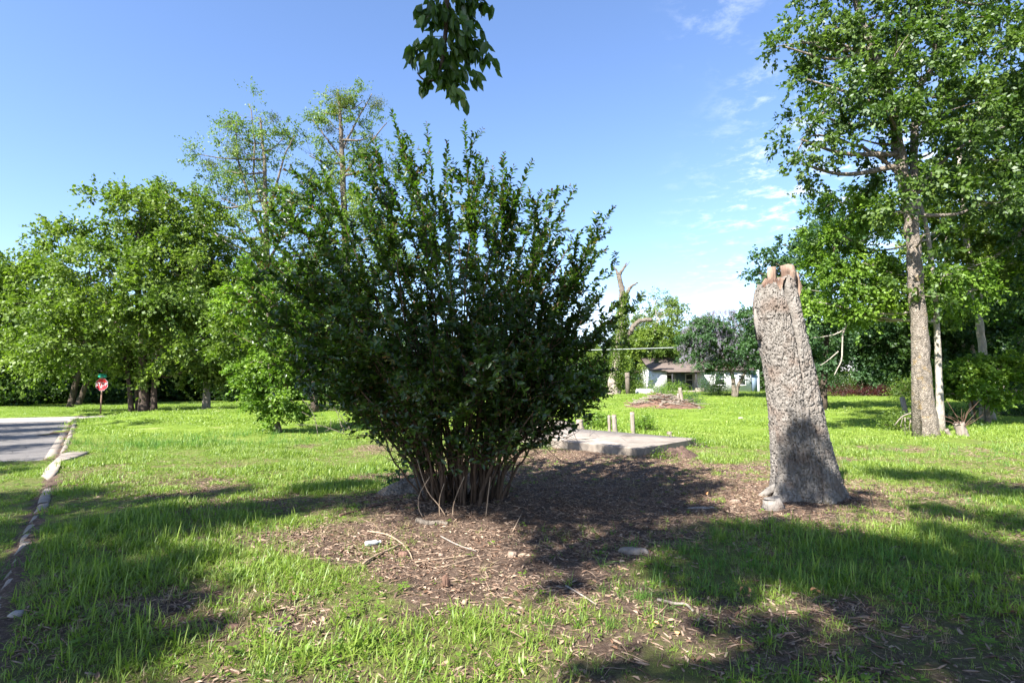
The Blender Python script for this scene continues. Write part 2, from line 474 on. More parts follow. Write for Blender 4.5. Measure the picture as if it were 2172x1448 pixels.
# ------------------------------------------------------------------ grass density on the ground (1 lush, 0 bare)
DPTS = [(760,1120,.15),(900,1100,0),(1000,1150,.04),(1100,1100,0),(1200,1050,0),(1300,1000,.04),(1400,1010,.06),(1500,1000,.12),
 (1560,1040,.1),(1150,1200,.06),(1000,1250,.2),(850,1200,.05),(720,1190,.3),(1300,1150,.08),(1250,1080,0),(1380,1100,.05),(1100,980,.15),
 (1250,975,.1),(1000,1080,0),(1640,1080,.08),(1800,1070,.1),(1880,1085,.3),(1300,1250,.3),(1450,1190,.85),(1550,1140,.75),(1700,1160,.9),
 (1850,1180,.9),(1500,1290,.38),(1250,1330,.3),(1400,1400,.6),(1650,1320,.5),(1800,1400,.6),(2000,1300,.75),(2100,1420,.7),(1950,1230,.8),
 (2000,1130,.9),(1900,1000,1.1),(2150,1100,.9),(1500,1400,.45),(1150,1420,.4),(1200,1380,.35),(1300,1400,.35),(1000,1330,.62),(1120,1340,.38),(800,1280,.72),(650,1200,1),
 (600,1100,1),(600,1400,.68),(585,1333,.25),(490,1333,.35),(300,1200,1),(300,1400,.88),(200,1100,1),(850,1420,.65),(740,1040,.9),(820,1000,1),
 (700,980,1),(400,960,1),(1600,960,.7),(1500,950,.8),(1700,920,1),(1650,1010,.4),(1520,930,1),(1350,870,1),(900,1010,.1),(870,1060,.05),
 (700,1100,.7),(960,1180,.08),(900,1280,.5),(1060,1180,.06),(1480,1060,.08),(1440,1140,.15),(1960,1080,.9),(1780,1300,.45),(1350,1320,.35),(1700,1240,.9),(1600,1190,.9),(1800,1230,.9),(1600,1230,.8)]
_DP = []
for a_, b_, c_ in DPTS:
    d_ = ray(a_, b_); D_ = CAMH / -d_[2]
    _DP.append((d_[0] / d_[1], math.log(D_ * d_[1]), c_))
_DP = np.array(_DP)
def lush(x, y):
    x = np.asarray(x, float); y = np.maximum(np.asarray(y, float), 0.8)
    u, v = x / y, np.log(y)
    num = np.zeros_like(u); den = np.zeros_like(u)
    for a, b, c in _DP:
        w = 1.0 / (((u - a) ** 2 + (1.25 * (v - b)) ** 2) ** 1.6 + 1e-6)
        num += w * c; den += w
    g = num / den
    far = sstep(y, 17, 20)
    g = g * (1 - far) + far
    g = g + 0.28 * fbm(x * 1.6, y * 1.6, 0, 3, 3) * (1 - sstep(g, .8, .92)) * sstep(g, 0.0, 0.3)
    return np.clip(g, 0, 1.1)
AP_ = [(192, 958), (150, 958), (128, 966), (96, 988), (88, 1003), (104, 1012), (122, 1004), (130, 985), (165, 972)]
APRON = np.array([[ray(p_, q_)[0] / ray(p_, q_)[1] * (CAMH / -ray(p_, q_)[2]) * ray(p_, q_)[1], (CAMH / -ray(p_, q_)[2]) * ray(p_, q_)[1]] for p_, q_ in AP_])
_sf = P(1347, 948, 13.3)[:2]
SL_F = np.array([2.9, 13.3]); SL_L = np.array([-0.7, 18.1]); SL_R = np.array([5.15, 16.0]); SL_B = SL_L + SL_R - SL_F
def in_poly(x, y, poly, grow=0.0):
    c = np.mean(poly, axis=0); ok = np.ones(np.shape(x), bool)
    n = len(poly); area = sum(poly[i][0] * poly[(i + 1) % n][1] - poly[(i + 1) % n][0] * poly[i][1] for i in range(n))
    sg = 1 if area > 0 else -1
    for i in range(n):
        a, b = np.array(poly[i]), np.array(poly[(i + 1) % n]); e = (b - a) / np.linalg.norm(b - a)
        ok &= sg * (e[0] * (y - a[1]) - e[1] * (x - a[0])) > -grow
    return ok
SLAB = [SL_F, SL_R, SL_B, SL_L]
def coverage(x, y):
    g = lush(x, y)
    t, n = road_coords(x, y)
    onr = (n < -0.0) & (n > -RW) & (t < CT0)
    rg = road_grass(t, n)
    g = np.where(onr, np.where(rg > 0.55, 0.9 * rg, 0.0), g)
    g = np.where((n < 0.05) & (n > -0.16) & (t < CT0), 0, g)
    g = np.where((t > CT0) & (t < CT0 + CW), 0, g)
    g = np.where(in_poly(x, y, SLAB, 0.02), 0, g)
    g = np.where(in_poly(x, y, APRON, -0.05), 0, g)
    return g

# ------------------------------------------------------------------ ground
def build_ground():
    ys = np.concatenate([np.arange(-24, 1.5, 0.5), 1.5 * 1.0155 ** np.arange(0, 372)])
    ys = ys[ys < 420]
    ys = np.append(ys, [600, 1200])
    ss = np.sinh(np.linspace(-1.35, 1.35, 330)) / np.sinh(1.35) * 1.9
    X = (np.maximum(ys, 0)[:, None] + 4 + np.maximum(-ys, 0)[:, None]) * ss[None]
    Y = np.repeat(ys[:, None], len(ss), 1)
    Z = height(X, Y)
    Z = Z - 0.05 * in_poly(X, Y, SLAB, -0.1)
    nr, nc = X.shape
    i = np.arange(nr - 1)[:, None] * nc; j = np.arange(nc - 1)[None]
    q = np.stack([i + j, i + j + 1, i + nc + j + 1, i + nc + j], -1).reshape(-1, 4)
    b = MB(); b.add(np.stack([X, Y, Z], -1).reshape(-1, 3), q)
    t = NT('ground_soil_and_turf'); v = t.obj()
    at = t.node('ShaderNodeAttribute', attribute_name='turf')
    soil = t.mix(t.rng(t.noise(2.2, 8, 0.7, v), 0.3, 0.7), (0.036, 0.024, 0.018), (0.105, 0.072, 0.054))
    soil = t.mix(t.rng(t.noise(26, 6, 0.75, v), 0.48, 0.66), soil, (0.19, 0.14, 0.105))
    soil = t.mix(t.rng(t.noise(60, 3, 0.7, v), 0.58, 0.7), soil, (0.05, 0.035, 0.027))
    turf = t.mix(t.rng(t.noise(0.45, 6, 0.6, v), 0.35, 0.66), (0.12, 0.19, 0.02), (0.19, 0.265, 0.038))
    turf = t.mix(t.rng(t.noise(9, 6, 0.75, v), 0.45, 0.7), turf, (0.09, 0.15, 0.022))
    turf = t.mix(t.math('MULTIPLY', t.rng(t.noise(0.9, 5, 0.65, v), 0.57, 0.68), 0.5), turf, (0.34, 0.29, 0.16))
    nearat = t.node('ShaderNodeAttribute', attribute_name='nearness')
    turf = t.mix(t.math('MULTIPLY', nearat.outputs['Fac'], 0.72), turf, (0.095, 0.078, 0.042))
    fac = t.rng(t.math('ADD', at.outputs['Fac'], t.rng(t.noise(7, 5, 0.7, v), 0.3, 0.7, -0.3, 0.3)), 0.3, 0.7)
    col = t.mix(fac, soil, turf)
    hh = t.math('ADD', t.noise(30, 8, 0.75, v), t.math('MULTIPLY', t.noise(5, 5, 0.6, v), 2.0))
    t.principled(col, 0.95, t.bump(hh, 0.03, 0.9), 0.1)
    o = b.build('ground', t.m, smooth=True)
    tag(o, kind='structure')
    turfv = coverage(X, Y).ravel()
    a = o.data.attributes.new('turf', 'FLOAT', 'POINT'); a.data.foreach_set('value', turfv.astype(np.float32))
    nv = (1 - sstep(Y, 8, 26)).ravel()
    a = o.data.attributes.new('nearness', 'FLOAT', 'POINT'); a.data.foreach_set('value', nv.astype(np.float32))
    return o
build_ground()

def strip(t0, t1, n0, n1, dt, dn, zoff, name, mat):
    ts = np.linspace(t0, t1, int((t1 - t0) / dt) + 2); ns = np.linspace(n0, n1, int(abs(n1 - n0) / dn) + 2)
    T, N = np.meshgrid(ts, ns, indexing='ij')
    X = RE[0] + T * RU[0] + N * RNV[0]; Y = RE[1] + T * RU[1] + N * RNV[1]
    Z = -0.12 + 0.004 * np.minimum(np.maximum(Y - 20, 0), 80) + zoff
    nr, nc = X.shape; i = np.arange(nr - 1)[:, None] * nc; j = np.arange(nc - 1)[None]
    q = np.stack([i + j, i + nc + j, i + nc + j + 1, i + j + 1], -1).reshape(-1, 4)
    b = MB(); b.add(np.stack([X, Y, Z], -1).reshape(-1, 3), q[:, ::-1])
    o = b.build(name, mat); return tag(o, kind='structure')
def asphalt(name, c1, c2):
    t = NT(name); v = t.obj()
    col = t.mix(t.rng(t.noise(0.8, 8, 0.65, v), 0.3, 0.7), c1, c2)
    col = t.mix(t.rng(t.noise(90, 4, 0.8, v), 0.5, 0.7), col, tuple(q * 1.5 for q in c2))
    cr = t.rng(t.voro(1.3, v, 'DISTANCE_TO_EDGE'), 0.0, 0.02)
    col = t.mix(cr, (0.05, 0.05, 0.04), col)
    t.principled(col, 0.9, t.bump(t.noise(80, 4, 0.8, v), 0.01, 0.8), 0.2); return t.m
M['asphalt'] = asphalt('asphalt_old', (0.085, 0.08, 0.077), (0.17, 0.158, 0.15))
M['asphalt2'] = asphalt('asphalt_pale', (0.24, 0.22, 0.21), (0.34, 0.31, 0.29))
strip(-22, CT0 - 0.01, -RW, -0.10, 1.0, 1.0, 0.012, 'road', M['asphalt'])
strip(CT0, CT0 + CW, -70, 60, 1.0, 2.0, 0.012, 'cross_street', M['asphalt2'])
def build_kerb():
    b = MB()
    ts = np.linspace(-20, CT0, 120)
    def pt(t, n, z):
        x, y = RE[0] + t * RU[0] + n * RNV[0], RE[1] + t * RU[1] + n * RNV[1]
        return [x, y, -0.12 + 0.004 * min(max(y - 20, 0), 80) + z]
    prof = [(-0.38, 0.014), (-0.38, 0.022), (-0.14, 0.016), (-0.14, -0.05)]
    v = np.array([[pt(t, n, z) for n, z in prof] for t in ts]); k = len(prof)
    i = np.arange(len(ts) - 1)[:, None] * k; j = np.arange(k - 1)[None]
    b.add(v.reshape(-1, 3), np.stack([i + j, i + k + j, i + k + j + 1, i + j + 1], -1).reshape(-1, 4))
    root = b.build('kerb', M['concrete_kerb']); tag(root, kind='structure')
    L = 1.5; t = -19.5; k = 0
    while t < CT0 - 0.2:
        if not (7.6 < t + .7 < 12.2):
            m = MB()
            dz, dn = RNG.normal() * 0.008, RNG.normal() * 0.008
            pr = [(-0.10, -0.03), (-0.095, 0.09), (-0.07, 0.115), (0.015, 0.12), (0.04, 0.10), (0.045, -0.03)]
            nn = 7; tt = np.linspace(t, t + L - 0.02, nn)
            vv = []
            for a in tt:
                for n_, z_ in pr:
                    e = 0.02 * float(fbm(a * 5, n_ * 12, z_ * 12, 3, 4))
                    vv.append(pt(a, n_ + dn + e, z_ + dz + e))
            kk = len(pr); q = []
            for a in range(nn - 1):
                for c in range(kk - 1): q.append([a * kk + c, a * kk + c + 1, (a + 1) * kk + c + 1, (a + 1) * kk + c])
            tr = []
            for a0 in (0, (nn - 1) * kk):
                for c in range(1, kk - 1): tr.append([a0, a0 + c, a0 + c + 1])
            m.add(vv, q, tr); m.build('kerb_block', M['concrete_kerb'], root)
        t += L; k += 1
build_kerb()
def build_apron():
    # broken concrete apron where a drive crossed the kerb
    b = MB(); n = len(APRON); ctr = np.mean(APRON, axis=0); rings = []
    for f, dz in ((1.0, -.08), (1.0, .02), (.93, .035)):
        p = ctr + (APRON - ctr) * f; rings.append(np.c_[p, height(APRON[:, 0], APRON[:, 1]) * 0 + np.maximum(height(p[:, 0], p[:, 1]), -0.07) + dz])
    cz = [[*ctr, max(float(height(*ctr)), -.07) + .04]]; i = np.arange(n); j = (i + 1) % n
    b.add(np.vstack(rings + [cz]), np.vstack([np.c_[i, j, n + j, n + i], np.c_[n + i, n + j, 2 * n + j, 2 * n + i]]), np.c_[2 * n + i, 2 * n + j, np.full(n, 3 * n)])
    o = b.build('driveway_apron', M['concrete_slab']); tag(o, 'worn pale concrete patch crossing the kerb beside the old road', 'paving')
build_apron()

# ------------------------------------------------------------------ instanced ground cover (geometry nodes)
def proto(name, mb, mats):
    V = mb.build(name, mats); COL.objects.unlink(V); return V
def blade(mb, base, ang, lean, length, width, curl, m=0, seg=3):
    t = np.linspace(0, 1, seg + 1)
    d = np.array([math.cos(ang), math.sin(ang)]); s = np.array([-d[1], d[0], 0])
    th = lean + curl * t
    dl = length / seg
    x = np.concatenate([[0], np.cumsum(np.sin(th[:-1]) * dl)]); z = np.concatenate([[0], np.cumsum(np.cos(th[:-1]) * dl)])
    c = np.stack([base[0] + d[0] * x, base[1] + d[1] * x, base[2] + z], -1)
    w = width * 0.5 * np.sqrt(np.maximum(1 - t, 0)) * (0.75 + 0.5 * t)
    L, Rr = c[:-1] + s * w[:-1, None], c[:-1] - s * w[:-1, None]
    v = []
    for i in range(seg): v += [L[i], Rr[i]]
    v.append(c[-1]); q = [[2 * i, 2 * i + 1, 2 * i + 3, 2 * i + 2] for i in range(seg - 1)]
    mb.add(v, q, [[2 * (seg - 1), 2 * (seg - 1) + 1, 2 * seg]], m)
def tuft(n, r, lmin, lmax, w, curl=1.2, m=0, seg=3, leanmax=0.7):
    b = MB()
    for _ in range(n):
        rr = r * math.sqrt(random.random()); a = random.random() * 6.283
        blade(b, (rr * math.cos(a), rr * math.sin(a), -0.005), random.random() * 6.283, random.random() * leanmax,
              random.uniform(lmin, lmax), w * random.uniform(0.7, 1.3), random.uniform(0.1, curl), m, seg)
    return b
def scatter(name, pts, rot, scl, idx, protos, label, cat):
    me = bpy.data.meshes.new(name); me.vertices.add(len(pts)); me.vertices.foreach_set('co', pts.astype(np.float32).ravel())
    a = me.attributes.new('rot', 'FLOAT_VECTOR', 'POINT'); a.data.foreach_set('vector', rot.astype(np.float32).ravel())
    a = me.attributes.new('scl', 'FLOAT', 'POINT'); a.data.foreach_set('value', scl.astype(np.float32))
    a = me.attributes.new('pick', 'INT', 'POINT'); a.data.foreach_set('value', idx.astype(np.int32))
    o = bpy.data.objects.new(name, me); link(o)
    g = bpy.data.node_groups.new(name + '_nodes', 'GeometryNodeTree')
    g.interface.new_socket('Geometry', in_out='INPUT', socket_type='NodeSocketGeometry')
    g.interface.new_socket('Geometry', in_out='OUTPUT', socket_type='NodeSocketGeometry')
    N, L = g.nodes, g.links
    gi, go = N.new('NodeGroupInput'), N.new('NodeGroupOutput')
    iop = N.new('GeometryNodeInstanceOnPoints'); jn = N.new('GeometryNodeJoinGeometry')
    for p in protos:
        oi = N.new('GeometryNodeObjectInfo'); oi.inputs['Object'].default_value = p; oi.inputs['As Instance'].default_value = True
        L.new(oi.outputs['Geometry'], jn.inputs[0])
    def attr(nm, ty):
        n = N.new('GeometryNodeInputNamedAttribute'); n.data_type = ty; n.inputs['Name'].default_value = nm; return n.outputs['Attribute']
    e = N.new('FunctionNodeEulerToRotation'); L.new(attr('rot', 'FLOAT_VECTOR'), e.inputs[0])
    L.new(gi.outputs[0], iop.inputs['Points']); L.new(jn.outputs[0], iop.inputs['Instance'])
    iop.inputs['Pick Instance'].default_value = True
    L.new(attr('pick', 'INT'), iop.inputs['Instance Index']); L.new(e.outputs[0], iop.inputs['Rotation']); L.new(attr('scl', 'FLOAT'), iop.inputs['Scale'])
    L.new(iop.outputs[0], go.inputs[0])
    md = o.modifiers.new('scatter', 'NODES'); md.node_group = g
    tag(o, label, cat, kind='stuff'); return o
def fan_points(y0, y1, dens, half=1.02, extra=1.2):
    """random ground points in a wedge ahead, uniform per square metre"""
    area = (half * (y1 ** 2 - y0 ** 2)) + 2 * extra * (y1 - y0)
    n = int(area * dens)
    y = np.sqrt(RNG.uniform(y0 ** 2, y1 ** 2, n)); x = RNG.uniform(-1, 1, n) * (half * y + extra)
    return x, y

def lawn():
    near = [proto('grass_tuft', tuft(9, 0.06, 0.03, 0.12, 0.0065, 2.1, leanmax=1.4), M['grass']) for _ in range(5)]
    near.append(proto('grass_tuft', tuft(8, 0.035, 0.09, 0.2, 0.0105, 1.9, leanmax=0.9), M['grass']))
    mid = [proto('grass_patch', tuft(26, 0.13, 0.045, 0.11, 0.011, 1.5, seg=2), M['grass']) for _ in range(5)]
    far = [proto('grass_patch', tuft(90, 0.42, 0.035, 0.085, 0.018, 1.5, seg=2, leanmax=1.1), M['grass_far']) for _ in range(4)]
    for nm, y0, y1, dens, protos, s0, s1, lab in (
        ('grass', 1.2, 7.2, 480, near, 0.7, 1.2, 'lush green lawn grass in the foreground with broad bent blades'),
        ('grass', 7.2, 17, 110, mid, 0.75, 1.25, 'bright green lawn grass in the middle distance around the slab'),
        ('grass', 17, 62, 9.0, far, 0.8, 1.25, 'yellow-green mown lawn grass stretching to the far trees')):
        x, y = fan_points(y0, y1, dens)
        c = coverage(x, y)
        k = RNG.random(len(x)) < np.clip((c - 0.03) ** 1.1, 0, 1)
        x, y, c = x[k], y[k], c[k]
        z = height(x, y) - 0.004
        n = len(x)
        ln = np.clip(0.82 + 0.75 * fbm(x * 1.1, y * 1.1, 0, 3, 31), .4, 1.6)
        sc = RNG.uniform(s0, s1, n) * ln * (0.55 + 0.45 * np.clip(c, 0, 1))
        t_, n_ = road_coords(x, y)
        sc = np.where(n_ < 0, sc * 0.7, sc)
        rot = np.stack([RNG.normal(0, 0.12, n), RNG.normal(0, 0.12, n), RNG.uniform(0, 6.283, n)], -1)
        scatter(nm, np.stack([x, y, z], -1), rot, sc, RNG.integers(0, len(protos), n), protos, lab, 'grass')
    # taller broad tufts
    tall = [proto('tall_grass_tuft', tuft(13, 0.07, 0.12, 0.3, 0.008, 2.1, seg=4, leanmax=1.15), M['grass_tall']) for _ in range(4)]
    pts = []
    def clump(px, py, n, sx, sy, s0, s1):
        c = G(px, py)
        for _ in range(n):
            pts.append((c[0] + RNG.normal() * sx, c[1] + RNG.normal() * sy, RNG.uniform(s0, s1)))
    clump(1700, 1180, 80, 0.95, 0.5, 0.35, .8); clump(1650, 1240, 50, 0.6, 0.25, 0.4, 0.8); clump(2050, 1180, 50, 0.6, 0.4, 0.4, 0.8); clump(1480, 1180, 30, 0.35, 0.35, 0.4, 0.8); clump(1880, 1180, 40, 0.6, 0.4, 0.5, 0.9)
    clump(1790, 985, 30, 0.5, 0.6, 0.5, 0.9); clump(2080, 1080, 45, 0.9, 0.7, 0.5, 0.9); clump(2060, 960, 60, 2.2, 1.2, 0.7, 1.3)
    clump(430, 945, 95, 2.0, 0.55, 1.0, 1.9); clump(330, 950, 25, 0.6, 0.4, 1.0, 1.7); clump(520, 925, 40, 1.2, 0.6, 0.8, 1.4)
    clump(110, 1200, 40, 0.4, 0.9, 0.5, 0.9); clump(300, 1120, 40, 0.9, 0.5, 0.4, 0.75); clump(1420, 860, 80, 5.5, 2.0, 0.9, 1.6)
    clump(1700, 870, 60, 5, 3, 0.7, 1.3); clump(1130, 950, 45, 0.45, 0.45, 0.6, 1.1); clump(780, 1010, 25, 0.35, 0.35, 0.5, 0.9)
    clump(1950, 905, 60, 3, 1.5, 0.8, 1.4); clump(1900, 860, 60, 4, 2.5, 1.0, 1.8); clump(750, 885, 60, 2.5, 1.0, 0.9, 1.6)
    clump(600, 1420, 14, 0.4, 0.2, 0.35, 0.6); clump(1250, 1330, 10, 0.2, 0.1, 0.35, 0.6); clump(1350, 1270, 14, 0.15, 0.15, 0.4, 0.7)
    p = np.array(pts); keep = ~in_poly(p[:, 0], p[:, 1], SLAB, 0.05); p = p[keep]; n = len(p)
    z = height(p[:, 0], p[:, 1])
    rot = np.stack([RNG.normal(0, .1, n), RNG.normal(0, .1, n), RNG.uniform(0, 6.283, n)], -1)
    scatter('tall_grass', np.stack([p[:, 0], p[:, 1], z], -1), rot, p[:, 2], RNG.integers(0, 4, n), tall, 'taller coarse grass tufts standing above the lawn', 'grass')
    dry = [proto('dry_grass_tuft', tuft(12, 0.05, 0.06, 0.16, 0.004, 1.8, seg=3, leanmax=1.2), M['grass_dry']) for _ in range(3)]
    x, y = fan_points(1.6, 15, 60); c = coverage(x, y)
    k = RNG.random(len(x)) < np.clip(0.25 + 0.8 * fbm(x * 0.9, y * 0.9, 0, 3, 44), 0, 1) * sstep(c, 0.02, 0.25) * (1 - 0.75 * sstep(c, 0.7, 1.0)); x, y = x[k], y[k]; n = len(x)
    rot = np.stack([RNG.normal(0, .3, n), RNG.normal(0, .3, n), RNG.uniform(0, 6.283, n)], -1)
    scatter('dry_grass', np.stack([x, y, height(x, y)], -1), rot, RNG.uniform(0.5, 1.0, n), RNG.integers(0, 3, n), dry, 'withered straw-coloured grass mixed into the thin turf', 'dry grass')
    # low broadleaf weeds
    weeds = []
    for _ in range(4):
        b = MB()
        for q in range(9):
            a = q * 0.9 + random.random() * .5; l = random.uniform(0.02, 0.05); w = l * 0.5; zz = random.uniform(0.01, 0.05)
            d = np.array([math.cos(a), math.sin(a), 0.25]); sd = np.array([-math.sin(a), math.cos(a), 0])
            o = np.array([0, 0, zz]) + d * 0.012
            b.add([o, o + d * l * .5 + sd * w * .5, o + d * l, o + d * l * .5 - sd * w * .5], [[0, 1, 2, 3]])
        weeds.append(proto('weed', b, M['leaf_bright']))
    x, y = fan_points(1.6, 13, 75); c = coverage(x, y); k = (c > 0.01) & (RNG.random(len(x)) < (0.2 + .7 * sstep(fbm(x * .8, y * .8, 0, 2, 91), -.1, .5)) * (.12 + .88 * sstep(c, .25, .7))); x, y = x[k], y[k]; n = len(x)
    rot = np.stack([RNG.normal(0, .15, n), RNG.normal(0, .15, n), RNG.uniform(0, 6.283, n)], -1)
    scatter('weeds', np.stack([x, y, height(x, y)], -1), rot, RNG.uniform(0.45, 1.2, n), RNG.integers(0, 4, n), weeds, 'small broadleaf weeds sprouting through grass and bare soil', 'weeds')
lawn()

def litter():
    t = NT('wood_chip'); g = t.node('ShaderNodeNewGeometry'); oi = t.node('ShaderNodeObjectInfo')
    col = t.mix(oi.outputs['Random'], (0.035, 0.022, 0.016), (0.32, 0.245, 0.185))
    col = t.mix(t.rng(t.noise(40, 3, 0.6, t.obj()), 0.4, 0.7), col, (0.2, 0.12, 0.08))
    t.principled(col, 0.9, None, 0.15); chip = t.m
    t = NT('dead_leaf'); oi = t.node('ShaderNodeObjectInfo')
    t.principled(t.mix(oi.outputs['Random'], (0.12, 0.065, 0.04), (0.33, 0.25, 0.185)), 0.75, None, 0.2); dl = t.m
    protos = []
    for k in range(5):
        b = MB(); L, w, h = random.uniform(.035, .10), random.uniform(.012, .032), random.uniform(.004, .012)
        n = 4; pts = np.array([[(i / n - .5) * L, 0.004 * random.uniform(-1, 1), 0.002 * random.uniform(-1, 1) + h * .6] for i in range(n + 1)])
        b.tube(pts, np.array([.35, 1, .9, 1, .3]) * w * .5, 5); b.v[-1][:, 2] = b.v[-1][:, 2] * 0.45
        protos.append(proto('wood_chip', b, chip))
    for k in range(2):
        b = MB(); b.tube(catmull([[-.09, 0, .004], [-.03, .012 * (k - .5), .006], [.03, -.006, .004], [.1, .01, .006]], 6), 0.003, 4); protos.append(proto('twig', b, chip))
    for k in range(3):
        b = MB(); c = random.uniform(.006, .016); l = .05
        b.add([[0, 0, .003], [l * .3, l * .2, c], [l * .7, l * .16, c * 1.2], [l, 0, .004], [l * .66, -l * .15, c * .8], [l * .3, -l * .2, c * 1.3], [l * .5, 0, .002]], None, [[0, 6, 1], [1, 6, 2], [2, 6, 3], [3, 6, 4], [4, 6, 5], [5, 6, 0]]); protos.append(proto('dead_leaf', b, dl))
    x, y = fan_points(1.5, 16, 1500); c = coverage(x, y)
    t_, n_ = road_coords(x, y)
    k = (RNG.random(len(x)) < np.clip(1.0 - 1.0 * c, 0.015, 0.8) * (0.55 + 0.6 * sstep(fbm(x * 1.3, y * 1.3, 0, 3, 77), -0.4, 0.5))) & (n_ > 0.1) & ~in_poly(x, y, SLAB, 0.02)
    x, y = x[k], y[k]; n = len(x)
    rot = np.stack([RNG.normal(0, .25, n), RNG.normal(0, .25, n), RNG.uniform(0, 6.283, n)], -1)
    idx = RNG.choice(10, n, p=[.12, .12, .12, .12, .1, .07, .07, .10, .09, .09])
    scatter('wood_litter', np.stack([x, y, height(x, y)], -1), rot, 0.25 + 0.95 * RNG.random(n) ** 1.8, idx, protos, 'grey-brown wood chips, bark bits and dead leaves strewn over bare soil', 'litter')
litter()

# ------------------------------------------------------------------ leaves in bulk
def rand_dirs(n, up=0.0):
    v = RNG.normal(size=(n, 3)); v[:, 2] += up; return v / np.linalg.norm(v, axis=1)[:, None]
def leaves(mb, pos, nrm, axis, length, width, m=0, fold=0.15):
    """rhombic leaves; pos base points, axis growing direction, nrm face normal"""
    axis = axis / (np.linalg.norm(axis, axis=1)[:, None] + 1e-9)
    side = np.cross(nrm, axis); side /= np.linalg.norm(side, axis=1)[:, None] + 1e-9
    nr = np.cross(axis, side)
    L = np.asarray(length)[:, None]; Wd = np.asarray(width)[:, None]
    a = pos; b = pos + axis * L * .45 + side * Wd * .5 + nr * Wd * fold; c = pos + axis * L - nr * L * .08; d = pos + axis * L * .45 - side * Wd * .5 + nr * Wd * fold
    v = np.stack([a, b, c, d], 1).reshape(-1, 3); n = len(pos)
    mb.add(v, np.arange(4 * n).reshape(n, 4), m=m)
def leaves6(mb, pos, nrm, axis, length, width, m=0, fold=0.18):
    axis = axis / (np.linalg.norm(axis, axis=1)[:, None] + 1e-9)
    side = np.cross(nrm, axis); side /= np.linalg.norm(side, axis=1)[:, None] + 1e-9
    nr = np.cross(axis, side); L = np.asarray(length)[:, None]; Wd = np.asarray(width)[:, None]
    f = nr * Wd * fold
    v = np.stack([pos, pos + axis * L * .28 + side * Wd * .46 + f, pos + axis * L * .68 + side * Wd * .42 + f, pos + axis * L - nr * L * .06,
                  pos + axis * L * .68 - side * Wd * .42 + f, pos + axis * L * .28 - side * Wd * .46 + f], 1).reshape(-1, 3)
    n = len(pos); i = np.arange(n)[:, None] * 6
    mb.add(v, np.vstack([i + [0, 1, 2, 3], i + [0, 3, 4, 5]]), m=m)

